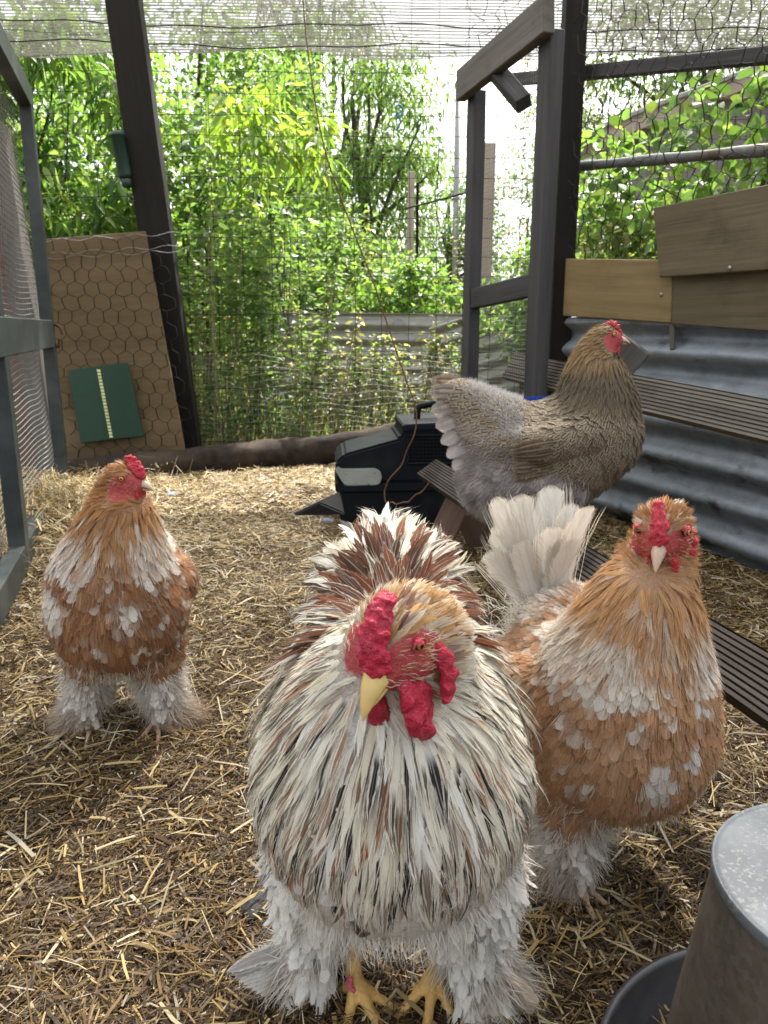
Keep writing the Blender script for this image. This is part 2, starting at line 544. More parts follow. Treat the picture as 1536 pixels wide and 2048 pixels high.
M['hex_wire'] = plain('dark_netting_wire', (.030, .024, .020), .8, 0., var=.4, spec=.15)
M['wire_pale'] = plain('pale_wire', (.24, .235, .22), .6, .1, var=.3)
M['rust_wire'] = plain('rusty_wire', (.11, .055, .03), .7, .3, var=.4)
M['black'] = plain('black_rubber', (.012, .012, .013), .6, var=.2)
M['galv'] = galv('galvanised_sheet', (.125, .142, .163), (.28, .308, .345), (.025, .015, .01), .85)
M['galv_far'] = galv('old_galvanised_sheet', (.22, .21, .195), (.42, .41, .38), (.12, .09, .06), .6)
M['feeder'] = galv('dirty_galvanised_feeder', (.022, .016, .010), (.066, .048, .030), (.045, .022, .010), .9, .65, .0)
def lid_mat():
    t = NT('dusty_steel_lid'); c = t.coord('Object')
    n1 = t.noise(c, 26, 5, .7); n2 = t.noise(c, 240, 3, .7); n3 = t.noise(c, 9, 4, .6)
    col = t.mix(t.sstep(.4, .62, n3), (.075, .083, .092), (.115, .125, .135))
    sp = t.math('MULTIPLY', t.sstep(.52, .62, n2), t.sstep(.42, .60, n1))
    col = t.mix(t.math('MULTIPLY', sp, .5), col, (.23, .23, .205))
    return t.done(t.bsdf(col, .55, .15, t.bump(n2, .2, .001), spec=.35))
M['feeder_lid'] = lid_mat()
M['pan'] = plain('dark_steel_pan', (.075, .075, .078), .45, .5, var=.3)
M['screw'] = plain('steel_screw', (.3, .32, .33), .4, .8)
M['pipe'] = plain('grey_pipe', (.13, .14, .14), .55, .3, var=.4, bump=.3, dirt=(.08, .055, .035))
M['white_plastic'] = plain('white_plastic', (.75, .76, .76), .5, var=.1)
M['blue'] = plain('blue_plastic', (.012, .07, .38), .35, var=.15)
M['mauve'] = wood('mauve_grey_boards', (.13, .11, .11), (.24, .205, .20), (.3, .26, .25), grain=10)
M['pale_timber'] = wood('pale_post_timber', (.3, .24, .18), (.45, .36, .28), (.5, .42, .34))
M['stone'] = plain('grey_stone', (.2, .19, .175), .8, var=.3, scale=25, bump=.4)
M['beak_pale'] = plain('pale_beak', (.47, .33, .235), .35, var=.15, scale=90)
M['beak_yellow'] = plain('yellow_beak', (.62, .44, .16), .32, var=.2, scale=60)
M['red'] = None
def red_mat(name, c, dk):
    t = NT(name); co = t.coord('Object')
    n1 = t.noise(co, 420, 3, .6); n2 = t.noise(co, 70, 3, .6)
    v = t.n('ShaderNodeTexVoronoi'); t.l(co, v.inputs['Vector']); v.inputs['Scale'].default_value = 520
    f = t.math('ADD', t.math('MULTIPLY', n2, .6), t.math('MULTIPLY', n1, .4))
    col = t.ramp(f, [(.36, dk), (.62, c)])
    n3 = t.noise(co, 900, 2, .7)
    col = t.mix(t.math('MULTIPLY', t.sstep(.58, .72, n3), .35), col, (.72, .30, .32))
    v2 = t.n('ShaderNodeTexVoronoi', feature='DISTANCE_TO_EDGE'); t.l(co, v2.inputs['Vector']); v2.inputs['Scale'].default_value = 190
    crease = t.sstep(.0, .12, v2.outputs['Distance'])
    hgt = t.math('ADD', t.math('MULTIPLY', crease, 1.2), t.math('ADD', v.outputs['Distance'], n1))
    p = t.bsdf(col, .5, bump=t.bump(hgt, .45, .0014), spec=.35,
               Subsurface_Weight=.25, Subsurface_Scale=.004)
    return t.done(p)
M['red'] = red_mat('red_comb_skin', (.50, .022, .055), (.26, .008, .026))
M['red_hen'] = red_mat('hen_comb_skin', (.52, .035, .055), (.33, .016, .03))
M['raw'] = red_mat('raw_pink_skin', (.60, .13, .17), (.40, .05, .08))
M['leg'] = plain('yellow_scaly_leg', (.50, .30, .09), .5, var=.3, scale=260, bump=.6)
M['leg_pale'] = plain('pale_scaly_leg', (.42, .27, .17), .55, var=.3, scale=260, bump=.6)

def cloth_mat(name, dens, col, lines):
    t = NT(name); co = t.coord('Object')
    s = t.n('ShaderNodeSeparateXYZ'); t.l(co, s.inputs[0])
    nz = t.noise(co, 3, 3, .5)
    d = t.n('ShaderNodeBsdfDiffuse'); d.inputs[0].default_value = (*col, 1)
    tr = t.n('ShaderNodeBsdfTranslucent'); tr.inputs[0].default_value = (*col, 1)
    sh = t.mixsh(.6, d.outputs[0], tr.outputs[0])
    tp = t.n('ShaderNodeBsdfTransparent')
    if lines:
        k = t.math('SINE', t.math('ADD', t.math('MULTIPLY', s.outputs[2], lines), t.math('MULTIPLY', nz, 5.)))
        k = t.sstep(-.3, .5, k)
        fac = t.math('ADD', dens - .15, t.math('MULTIPLY', k, .38), clamp=True)
    else:
        fac = dens
    return t.done(t.mixsh(fac, tp.outputs[0], sh))
M['cloth'] = cloth_mat('shade_cloth', .74, (.13, .125, .11), 440)
M['cloth_roof'] = cloth_mat('shade_cloth_roof', .70, (.72, .72, .70), 0)
# ------------------------------------------------------------------ ground
def build_ground():
    n = 260
    a = np.linspace(-1, 1, n)
    xs = np.sinh(a * 4.2) / np.sinh(4.2) * 70
    ys = np.sinh(a * 4.2) / np.sinh(4.2) * 70 + 2.0
    X, Y = np.meshgrid(xs, ys)
    fade = np.exp(-((np.hypot(X, Y - 2) / 9) ** 4))
    Z = gz(X, Y) * fade
    V = np.stack([X, Y, Z], -1).reshape(-1, 3)
    i = (np.arange(n - 1)[:, None] * n + np.arange(n - 1)[None]).ravel()
    me = np_mesh('soil', V, np.stack([i, i + 1, i + n + 1, i + n], -1))
    t = NT('soil'); c = t.coord('Object')
    n1 = t.noise(c, 9, 6, .65); n2 = t.noise(c, 70, 5, .7); n3 = t.noise(c, 1.3, 3)
    f = t.math('ADD', t.math('MULTIPLY', n1, .5), t.math('MULTIPLY', n2, .5))
    inner = t.ramp(f, [(.36, (.016, .010, .006)), (.52, (.05, .032, .018)), (.70, (.10, .065, .032))])
    outer = t.ramp(f, [(.36, (.05, .05, .02)), (.52, (.13, .12, .055)), (.70, (.24, .2, .1))])
    s = t.n('ShaderNodeSeparateXYZ'); t.l(c, s.inputs[0])
    k = t.sstep(4.3, 4.9, s.outputs[1])
    col = t.mix(k, inner, outer)
    m = t.done(t.bsdf(col, .95, bump=t.bump(f, .9, .012), spec=.1))
    o = obj('ground', me, m, kind='structure')
    tag(o, 'dark trodden soil floor of the chicken run', 'ground')
build_ground()

PALE = np.array([(.60, .49, .29), (.50, .37, .15), (.38, .255, .085), (.55, .48, .36), (.25, .150, .053), (.13, .076, .030), (.055, .032, .015)])
def straw_batch(x, y, n, Lm, Wm, pal_w, lift=.014, tilt=.16, extra=0.):
    L = np.clip(rng.lognormal(math.log(Lm), .5, n), .008, .15)
    W = np.clip(rng.lognormal(math.log(Wm), .4, n), .0007, .006)
    th = rng.uniform(0, 2 * math.pi, n); ti = rng.normal(0, tilt, n)
    d = np.stack([np.cos(th) * np.cos(ti), np.sin(th) * np.cos(ti), np.sin(ti)], -1)
    sd_ = np.stack([-np.sin(th), np.cos(th), rng.normal(0, .45, n)], -1)
    sd_ /= np.linalg.norm(sd_, axis=1, keepdims=True)
    bend = np.cross(d, sd_) * (rng.normal(0, .05, n) * L)[:, None]
    c = np.stack([x, y, gz(x, y) + rng.beta(1.2, 2.2, n) * lift + .002 + extra], -1)
    t = np.array((-.5, 0.05, .5))
    ctr = c[:, None] + d[:, None] * (L[:, None] * t)[..., None] + bend[:, None] * np.array((0, 1, 0))[None, :, None]
    w = (W[:, None] * np.array((.45, .5, .38)))[..., None]
    V = np.stack([ctr - sd_[:, None] * w, ctr + sd_[:, None] * w], 2)          # n,3,2,3
    ci = rng.choice(len(PALE), n, p=np.array(pal_w) / sum(pal_w))
    col = PALE[ci] * rng.uniform(.45, 1.0, (n, 1))
    return V, col

def straw_patch(x, y):
    return .5 + .5 * vnoise(np.stack([x, y], -1), .8, 3) + .22 * vnoise(np.stack([x, y], -1), .22, 4)

def build_straw():
    n = 370000
    u = rng.uniform(0, 1, n)
    y = .42 + 4.2 * u ** .72
    x = rng.uniform(-1, 1, n) * (.68 * y + .42)
    far = np.clip((y - 1.15) / 1.4, 0, 1)
    dens = np.clip(straw_patch(x, y) * .55 + .42, .25, 1) * (.62 + .38 * far)
    # the floor ends at the corrugated wall and the log
    wall = x < 1.19 - (y - 2.4) * .40
    keep = (rng.uniform(0, 1, n) < dens) & (wall | (y < 1.2)) & (y < 4.35)
    x, y, far = x[keep], y[keep], far[keep]
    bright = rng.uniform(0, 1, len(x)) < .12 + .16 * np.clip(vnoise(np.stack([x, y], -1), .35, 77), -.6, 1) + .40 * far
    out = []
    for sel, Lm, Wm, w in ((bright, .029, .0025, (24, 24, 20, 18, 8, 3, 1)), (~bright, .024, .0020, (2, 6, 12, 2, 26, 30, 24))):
        out.append(straw_batch(x[sel], y[sel], sel.sum(), Lm, Wm, w))
    # fine broken chaff matted underneath: flat single pieces
    m = 260000
    yy = .42 + 2.6 * rng.uniform(0, 1, m) ** .85; xx = rng.uniform(-1, 1, m) * (.66 * yy + .38)
    ok = xx < 1.19 - (yy - 2.4) * .40
    xx, yy = xx[ok], yy[ok]; m = len(xx)
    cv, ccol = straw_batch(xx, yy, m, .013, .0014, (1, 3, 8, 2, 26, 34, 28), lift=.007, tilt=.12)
    cv = cv[:, (0, 2)]
    # long stalks lying on top
    m = 2300
    yy = .5 + 3.7 * rng.uniform(0, 1, m) ** .8; xx = rng.uniform(-1, 1, m) * (.56 * yy + .2)
    ok = (xx < 1.16 - (yy - 2.4) * .40)
    out.append(straw_batch(xx[ok], yy[ok], ok.sum(), .058, .0025, (26, 26, 18, 14, 12, 4, 0), lift=.006, tilt=.08, extra=.012))
    # the heap against the mesh door
    m = 6500
    xx = rng.normal(-1.33, .19, m); yy = rng.normal(2.85, .36, m)
    out.append(straw_batch(xx, yy, m, .05, .0027, (34, 34, 16, 10, 4, 1, 0), lift=.11, tilt=.6))
    m = 5000                                      # drifts along the log
    xx = rng.uniform(-1.6, .5, m); yy = 3.72 + .14 * (xx + .4) + rng.normal(0, .18, m)
    out.append(straw_batch(xx, yy, m, .045, .0024, (30, 34, 20, 12, 6, 2, 0), lift=.03, tilt=.35))
    V = np.concatenate([o[0] for o in out]); col = np.concatenate([o[1] for o in out])
    N = len(V)
    b = np.arange(N)[:, None] * 6
    F = np.concatenate([b + np.array((0, 1, 3, 2)), b + np.array((2, 3, 5, 4))])
    bq = np.arange(len(cv))[:, None] * 4 + N * 6
    F = np.concatenate([F, bq + np.array((0, 1, 3, 2))])
    me = np_mesh('straw', np.concatenate([V.reshape(-1, 3), cv.reshape(-1, 3)]), F, smooth=False, attrs={'ca': rgba(np.concatenate([np.repeat(col, 6, 0), np.repeat(ccol, 4, 0)]))})
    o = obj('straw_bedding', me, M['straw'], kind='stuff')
    tag(o, 'loose chopped straw strewn over the soil floor', 'straw')
build_straw()

# crumbs of feed and dung between the straws
def build_crumbs():
    n = 9000
    y = .45 + 1.9 * rng.uniform(0, 1, n) ** .8; x = rng.uniform(-1, 1, n) * (.57 * y + .25)
    r = np.clip(rng.lognormal(math.log(.0016), .5, n), .0006, .006)
    c = np.stack([x, y, gz(x, y) + .006 + rng.uniform(0, .006, n)], -1)
    tet = np.array(((1, 0, -.5), (-.5, .87, -.5), (-.5, -.87, -.5), (0, 0, .8)))
    V = c[:, None] + (tet[None] + rng.normal(0, .25, (n, 4, 3))) * r[:, None, None]
    b = np.arange(n)[:, None] * 4
    F = np.concatenate([b + np.array(f) for f in ((0, 1, 3), (1, 2, 3), (2, 0, 3))])
    pal = np.array([(.06, .04, .025), (.12, .08, .045), (.5, .42, .24), (.03, .02, .015)])
    col = pal[rng.choice(4, n, p=(.35, .25, .15, .25))]
    o = obj('feed_crumbs', np_mesh('crumbs', V.reshape(-1, 3), F, attrs={'ca': rgba(np.repeat(col, 4, 0))}), M['straw'], kind='stuff')
    tag(o, 'crumbs of feed and droppings scattered in the straw', 'crumbs')
build_crumbs()

# ------------------------------------------------------------------ shade cloth roof and its hanging edge
FA, FB = (-2.9, 4.36), (3.4, 4.56)           # line of the back fence
def build_cloth():
    root = thing('shade_cloth', 'beige shade cloth roof with its edge hanging over the back fence', 'shade cloth', (0, 4.4, 2.4))
    n, k = 90, 9
    xs = np.linspace(-2.9, 3.4, n)
    V = []
    for j in range(k):
        t = j / (k - 1)
        sag = .018 * np.sin(xs * 3.1 + .6) + .012 * np.sin(xs * 7.3 + 2)
        zz = 2.47 - t * (.335 + sag)
        yy = 4.44 + .0317 * (xs + .3) + .012 * np.sin(xs * 5 + j) * t - .02
        V.append(np.stack([xs, yy, zz], -1))
    V = np.array(V).reshape(-1, 3)
    i = (np.arange(k - 1)[:, None] * n + np.arange(n - 1)[None]).ravel()
    obj('hanging_edge', np_mesh('cloth', V, np.stack([i, i + 1, i + n + 1, i + n], -1)), M['cloth'], root)
    xs = np.linspace(-2.9, 2.0, 40); ys = np.linspace(.75, 4.43, 30)
    X, Y = np.meshgrid(xs, ys)
    Z = 2.47 + .03 * np.sin(X * 2.2 + Y) * np.sin(Y * 1.7)
    V = np.stack([X, Y, Z], -1).reshape(-1, 3); n = 40
    i = (np.arange(29)[:, None] * n + np.arange(39)[None]).ravel()
    obj('roof_sheet', np_mesh('cloth', V, np.stack([i, i + 1, i + n + 1, i + n], -1)), M['cloth_roof'], root)
    # dark cords sewn through the edge
    L = []
    for z0 in (2.262, 2.17):
        xx = np.linspace(-2.9, 3.4, 60)
        L.append(np.stack([xx, 4.405 + .0317 * (xx + .3) - .015, z0 + .012 * np.sin(xx * 3.3 + z0 * 9) + .006 * np.sin(xx * 11)], -1))
    obj('edge_cord', np_mesh('cord', *tubes(np.array(L), .0032, 4)), M['wire'], root)
build_cloth()

# ------------------------------------------------------------------ fences of wire
def fence_y(x): return FA[1] + (x - FA[0]) * (FB[1] - FA[1]) / (FB[0] - FA[0])

def build_back_fence():
    root = thing('wire_fence', 'welded wire fence closing the back of the run under the shade cloth', 'fence', (0, 4.44, 0))
    L = []
    for z in np.arange(.02, 2.42, .102):
        x = np.linspace(-2.9, 3.4, 64)
        L.append(np.stack([x, fence_y(x), z + .003 * np.sin(x * 9 + z * 31) + .002 * np.sin(x * 23 + z * 7)], -1))
    H = tubes(np.array(L), .0020, 3)
    L = []
    for x in np.arange(-2.9, 3.4, .152):
        z = np.linspace(0, 2.42, 64)
        L.append(np.stack([x + .004 * np.sin(z * 5 + x * 17), fence_y(x) + .004 + 0 * z, z], -1))
    Vv = tubes(np.array(L), .0017, 3)
    obj('wire_mesh', np_mesh('wire', *join([H, Vv])), M['wire'], root, kind='stuff')
    # finer netting along the foot of the fence
    L = []
    for z in np.arange(.03, .62, .034):
        x = np.linspace(-2.2, .6, 64)
        L.append(np.stack([x, fence_y(x) - .03 + .008 * np.sin(x * 8 + z * 9), z + .012 * np.sin(x * 14 + z * 20)], -1))
    a = tubes(np.array(L), .0009, 3)
    L = []
    for x in np.arange(-2.2, .6, .034):
        z = np.linspace(.0, .62, 64)
        L.append(np.stack([x + .012 * np.sin(z * 15 + x * 9), fence_y(x) - .032 + .006 * np.sin(z * 9 + x * 5), z], -1))
    b = tubes(np.array(L), .0009, 3)
    obj('foot_netting', np_mesh('wire', *join([a, b])), M['wire_pale'], root, kind='stuff')
build_back_fence()

def hex_net(o3, ux, uz, W, H, a, rad, amp=.008, seed=1):
    """Hexagonal netting on the parallelogram o3 + s*ux + t*uz; wires twisted (thicker) along the vertical sides."""
    o3, ux, uz = (np.array(v, float) for v in (o3, ux, uz))
    w = a * math.sqrt(3)
    A, B = [], []; thick = []
    rows = int(H / (1.5 * a)) + 2; cols = int(W / w) + 2
    for r in range(rows):
        for c in range(cols):
            cx = c * w + (r % 2) * w / 2; cz = r * 1.5 * a
            p = [(cx + a * math.sin(k * math.pi / 3), cz + a * math.cos(k * math.pi / 3)) for k in range(6)]
            for k0, k1, tk in ((0, 1, 0), (1, 2, 1), (5, 0, 0)):
                A.append(p[k0]); B.append(p[k1]); thick.append(tk)
    A, B, thick = np.array(A), np.array(B), np.array(thick)
    def jig(q):
        return q + amp * np.stack([vnoise(q, .16, seed), vnoise(q, .16, seed + 1)], -1) + amp * .45 * np.stack([vnoise(q, .05, seed + 2), vnoise(q, .05, seed + 3)], -1)
    mid = (A + B) / 2
    ok = (mid[:, 0] > 0) & (mid[:, 0] < W) & (mid[:, 1] > 0) & (mid[:, 1] < H)
    A, B, thick = A[ok], B[ok], thick[ok]
    t = np.linspace(0, 1, 3)[None, :, None]
    q = jig((A[:, None] * (1 - t) + B[:, None] * t).reshape(-1, 2)).reshape(-1, 3, 2)
    nrm = np.cross(ux, uz)
    Pn = o3 + q[..., :1] * ux + q[..., 1:] * uz + nrm * (.012 * vnoise(q.reshape(-1, 2), .3, seed + 5).reshape(-1, 3, 1))
    return tubes(Pn, rad * (1 + .8 * thick), 3)

# ------------------------------------------------------------------ left: open mesh door painted green
def build_left_door():
    n0 = G(45, 1150); n0 = np.array((n0[0], n0[1])); f0 = G(128, 990); f0 = np.array((f0[0], f0[1]))
    root = thing('mesh_door', 'open green painted timber door covered with fine wire mesh', 'door', (f0[0], f0[1], 0))
    d = (f0 - n0); Ld = np.linalg.norm(d); d /= Ld
    nrm = (-d[1], d[0], 0)
    def at(s, z): q = n0 + d * s; return (q[0], q[1], z)
    up3 = (-nrm[0], -nrm[1], 0)
    board('stile', at(0, .02), at(0, 1.62), .075, .05, up3, M['green_paint'], root)
    board('stile', at(Ld, .02), at(Ld, 1.66), .075, .05, up3, M['green_paint'], root)
    board('rail', at(-.6, 1.71), at(Ld + .04, 1.70), .09, .052, up3, M['green_paint'], root)
    board('rail', at(-.6, .73), at(Ld - .04, .735), .115, .054, up3, M['green_paint'], root)
    board('rail', at(-.6, .06), at(Ld - .04, .06), .09, .048, up3, M['green_paint'], root)
    board('stile', at(-.62, .02), at(-.62, 1.7), .075, .05, up3, M['green_paint'], root)
    L = []; s = np.linspace(-.58, Ld - .03, 40)
    for z in np.arange(.1, 1.66, .021):
        q = n0[None] + d[None] * s[:, None]
        bulge = .012 * np.sin(z * 7 + s * 3)
        L.append(np.stack([q[:, 0] + nrm[0] * (.035 + bulge), q[:, 1] + nrm[1] * (.035 + bulge), z + .006 * np.sin(s * 9 + z * 4) + 0 * s], -1))
    a = tubes(np.array(L), .0017, 3)
    L = []; z = np.linspace(.1, 1.66, 40)
    for ss in np.arange(-.58, Ld - .03, .042):
        q = n0 + d * ss
        L.append(np.stack([q[0] + nrm[0] * (.036 + .012 * np.sin(z * 7 + ss * 3)), q[1] + nrm[1] * (.036 + .012 * np.sin(z * 7 + ss * 3)), z], -1))
    b = tubes(np.array(L), .0007, 3)
    obj('wire_mesh', np_mesh('wire', *join([a, b])), M['wire_pale'], root, kind='stuff')
    # latch: a rusty bracket with a hanging hook
    q = np.array(at(Ld + .03, .76)); fwd = np.array((.9, -.4, 0))
    Lp = [resample([q, q + fwd * .05 + (0, 0, .012), q + fwd * .075 + (0, 0, -.004), q + fwd * .08 + (0, 0, -.03)], 12),
          resample([q + fwd * .03, q + fwd * .028 + (0, 0, -.05), q + fwd * .05 + (0, 0, -.085), q + fwd * .062 + (0, 0, -.05)], 12)]
    V1 = tubes(np.array(Lp), .006, 6)
    obj('latch', np_mesh('latch', *V1), M['rust_wire'], root)
build_left_door()

# timber and boards seen through the mesh door
t = thing('coop_wall', 'dark brown board wall standing behind the mesh door', 'wall', (-2.75, 4.2, 0))
for i in range(7):
    board('board', (-3.4, 4.25 + .03 * i, .12 + .2 * i), (-1.90 - .008 * i, 4.16, .12 + .2 * i), .195, .022, (.1, -1, 0), M['brown_wood'], t, wob=.002)
tag(board('timber_post', (-1.79, 4.08, 0), (-1.90, 4.10, 1.72), .11, .09, (0, -1, 0), M['grey_wood'], wob=.012, seg=8),
    'weathered grey post behind the mesh door', 'post')

# ------------------------------------------------------------------ leaning dark post, the box on it, the coop board
p0, p1 = P(373, 905, 4.24), P(238, -70, 4.30)
p0 = p0 + (p0 - p1) / np.linalg.norm(p0 - p1) * .09
tag(board('timber_post', tuple(p0), tuple(p1), .165, .09, (0, -1, .1), M['dark_post'], wob=.003, seg=8),
    'dark leaning timber post beside the board with the green flap', 'post')
def build_post_box():
    c = P(243, 312, 4.2)
    root = thing('feeder_tube', 'small dark green tube hanging beside the leaning dark post', 'bird feeder', c)
    tilt = Matrix.Rotation(R(-7), 4, 'Y')
    V, F = lathe([(0, -.11), (.030, -.105), (.034, -.09), (.034, .085), (.042, .09), (.042, .102), (.030, .112), (0, .114)], 18)
    obj('tube', np_mesh('tube', V, F), M['dark_green'], root, Matrix.Translation(Vector(c)) @ tilt)
    V, F = lathe([(0, -.15), (.016, -.15), (.022, -.14), (.030, -.112), (0, -.112)], 18)
    obj('tip', np_mesh('tip', V, F), M['dark_green'], root, Matrix.Translation(Vector(c)) @ tilt)
    obj('hanger', np_mesh('hanger', *tubes(np.array([resample([c + (-.004, 0, .11), c + (-.012, 0, .15), c + (.01, .01, .18)], 8)]), .003, 5)), M['wire'], root)
build_post_box()

def build_coop_board():
    root = thing('coop_board', 'tall stained plywood panel with a green flap leaning by the post', 'panel', (-1.5, 4.15, 0))
    D0, D1 = 4.02, 4.14
    c = [P(88, 478, D1), P(290, 462, D1), P(374, 925, D0), P(142, 975, D0)]
    quad_slab('panel', c, .02, M['ply'], root)
    def on(px, py): return P(px, py, D0 + (925 - py) / 460 * (D1 - D0) - .034)
    f4 = [on(135, 741), on(255, 725), on(287, 872), on(162, 886)]
    flap = quad_slab('flap', f4, .009, M['pop_green'], root)
    # pale squares down the flap, painted as light showing through a gap
    a, b = np.array(on(197, 738)), np.array(on(223, 876))
    d = (b - a) / np.linalg.norm(b - a); n = 21
    strip = []
    for i in range(n):
        m = a + (b - a) * ((i + .5) / n); h = np.linalg.norm(b - a) / n * .36; w = .0085
        x = np.array((1, 0, -.05))
        q = [m - d * h - x * w, m - d * h + x * w, m + d * h + x * w, m + d * h - x * w]
        V = np.array([v + np.array((0, -.004, 0)) for v in q] + [v + np.array((0, .001, 0)) for v in q])
        strip.append((V, [np.array(((0, 1, 2, 3), (4, 5, 1, 0), (6, 7, 3, 2), (5, 6, 2, 1), (7, 4, 0, 3)))]))
    obj('gap_light_squares', np_mesh('strip', *join(strip), smooth=False), plain('painted_gap_light', (.62, .66, .32), .5, var=.3), root, kind='stuff')
    # netting stapled over the panel
    w = P(300, 470, D1 - .02) - P(88, 480, D1 - .02); w[1:] = 0
    o3 = P(150, 960, D0 - .012)
    V = hex_net(o3, (1, 0, 0.0), (-.10, .08, .99), .66, 1.26, .047, .0013, .006, 11)
    obj('netting', np_mesh('wire', *V), M['wire'], root, kind='stuff')
    L = []
    x = np.linspace(0, 1, 24)
    for z in (470, 496, 505):
        A, B = P(88, z + 12, D1 - .03), P(360, z - 4, D1 - .03)
        L.append(A + (B - A) * x[:, None] + np.stack([0 * x, 0 * x, .008 * np.sin(x * 23 + z)], -1))
    obj('tie_wire', np_mesh('wire', *tubes(np.array(L), .0016, 3)), M['wire_pale'], root)
build_coop_board()

# ------------------------------------------------------------------ log at the foot of the fence
def build_log():
    a, b = P(118, 966, 3.92), P(985, 850, 4.42)
    n = 40; t = np.linspace(0, 1, n)
    c = a + (b - a) * t[:, None] + np.stack([0 * t, 0 * t, .012 * np.sin(t * 9)], -1)
    r = .105 - .038 * t + .006 * np.sin(t * 17)
    V, F = tubes(c[None], r[None], 18, caps=True)
    me = np_mesh('log', V, F); displace(me, .016, .05, 3)
    o = obj('log', me, M['bark']); tag(o, 'dark rough log lying along the foot of the back fence', 'log')
build_log()

# ------------------------------------------------------------------ far corrugated sheets in the garden
def corrugated(name, p0, p1, h, pitch, amp, mat, parent=None, up=(0, 0, 1), phase=0, nx=40, wob=.004, rust=None):
    p0, p1 = np.array(p0, float), np.array(p1, float)
    x = p1 - p0; L = np.linalg.norm(x); x /= L
    up = np.array(up, float); up -= x * (x @ up); up /= np.linalg.norm(up)
    nrm = np.cross(x, up)
    nz = int(h / pitch * 12)
    s = np.linspace(0, L, nx); v = np.linspace(0, h, nz)
    S, Vv = np.meshgrid(s, v)
    off = amp * np.cos(Vv / pitch * 2 * math.pi + phase) + wob * np.sin(S * 2.3 + Vv * 3)
    Mx = Matrix((Vector(x), Vector(nrm), Vector(up))).transposed().to_4x4(); Mx.translation = Vector(p0)
    V = np.stack([S, off, Vv + wob * .8 * np.sin(S * 3.1)], -1)
    Vb = V + np.array((0, .0012, 0))
    V = np.concatenate([V.reshape(-1, 3), Vb.reshape(-1, 3)])
    i = (np.arange(nz - 1)[:, None] * nx + np.arange(nx - 1)[None]).ravel(); m = nx * nz
    F = np.stack([i, i + 1, i + nx + 1, i + nx], -1)
    j = np.arange(nx - 1); top = (nz - 1) * nx + j; bot = j
    E = np.concatenate([np.stack([top, top + 1, top + 1 + m, top + m], -1), np.stack([bot + 1, bot, bot + m, bot + 1 + m], -1)])
    return obj(name, np_mesh(name, V, np.concatenate([F, (F + m)[:, ::-1], E])), mat, parent, Mx)

tag(corrugated('corrugated_sheet', (-.95, 6.1, .0), (1.3, 6.25, .0), .88, .113, .016, M['galv_far']),
    'grey corrugated iron sheet standing level behind the weeds', 'corrugated iron')
tag(corrugated('corrugated_sheet', (.55, 5.55, .0), (2.9, 5.35, .72), .80, .113, .016, M['galv_far'], up=(-.26, 0, 1)),
    'corrugated iron sheet tilted up to the right beyond the grey door frame', 'corrugated iron')

# ------------------------------------------------------------------ right: standing door frame
def build_right_door():
    A, B = np.array((.352, 3.2)), np.array((.527, 2.70))
    root = thing('door_frame', 'weathered grey timber door with fine wire mesh standing open', 'door', (B[0], B[1], 0))
    d = (B - A) / np.linalg.norm(B - A); face = (d[1], -d[0], 0)
    if face[1] > 0: face = (-d[1], d[0], 0)
    def at(q, z): return (q[0], q[1], z)
    board('stile', at(A, .02), at(A, 1.63), .062, .05, face, M['dark_grey_wood'], root, wob=.003, seg=6)
    board('stile', at(B, .02), at(B, 1.66), .075, .05, face, M['dark_grey_wood'], root, wob=.003, seg=6)
    e0, e1 = A - d * .045, B + d * .06
    off = np.array(face[:2]) * .047
    board('rail', at(e0 + off, 1.655), at(e1 + off, 1.69), .11, .04, face, M['grey_wood'], root, wob=.004, seg=4)
    A2, B2 = A + d * .033, B - d * .04
    board('rail', at(A2, .872), at(B2, .90), .075, .04, face, M['dark_grey_wood'], root)
    board('brace', tuple(P(990, 140, 3.0)), tuple(P(1048, 208, 2.85)), .055, .05, (0, -1, 0), M['dark_grey_wood'], root)
    L = []; s = np.linspace(.02, np.linalg.norm(B - A) - .02, 24)
    back = -np.array(face[:2]) * .03
    for z in np.arange(.06, 1.6, .0165):
        q = A + d * s[:, None] + back
        L.append(np.stack([q[:, 0], q[:, 1], z + .004 * np.sin(s * 21 + z * 5)], -1))
    a = tubes(np.array(L), .0007, 3)
    L = []; z = np.linspace(.06, 1.6, 24)
    for ss in np.arange(.02, np.linalg.norm(B - A) - .02, .0165):
        q = A + d * ss + back
        L.append(np.stack([q[0] + .003 * np.sin(z * 9), q[1] + 0 * z, z], -1))
    b = tubes(np.array(L), .0007, 3)
    obj('wire_mesh', np_mesh('wire', *join([a, b])), M['wire_pale'], root, kind='stuff')
    c = P(958, 588, 3.12)
    obj('hook', np_mesh('hook', *tubes(np.array([resample([c, c + (.03, -.03, .004), c + (.045, -.03, -.012), c + (.03, -.035, -.02)], 10)]), .004, 5)), M['screw'], root)
build_right_door()

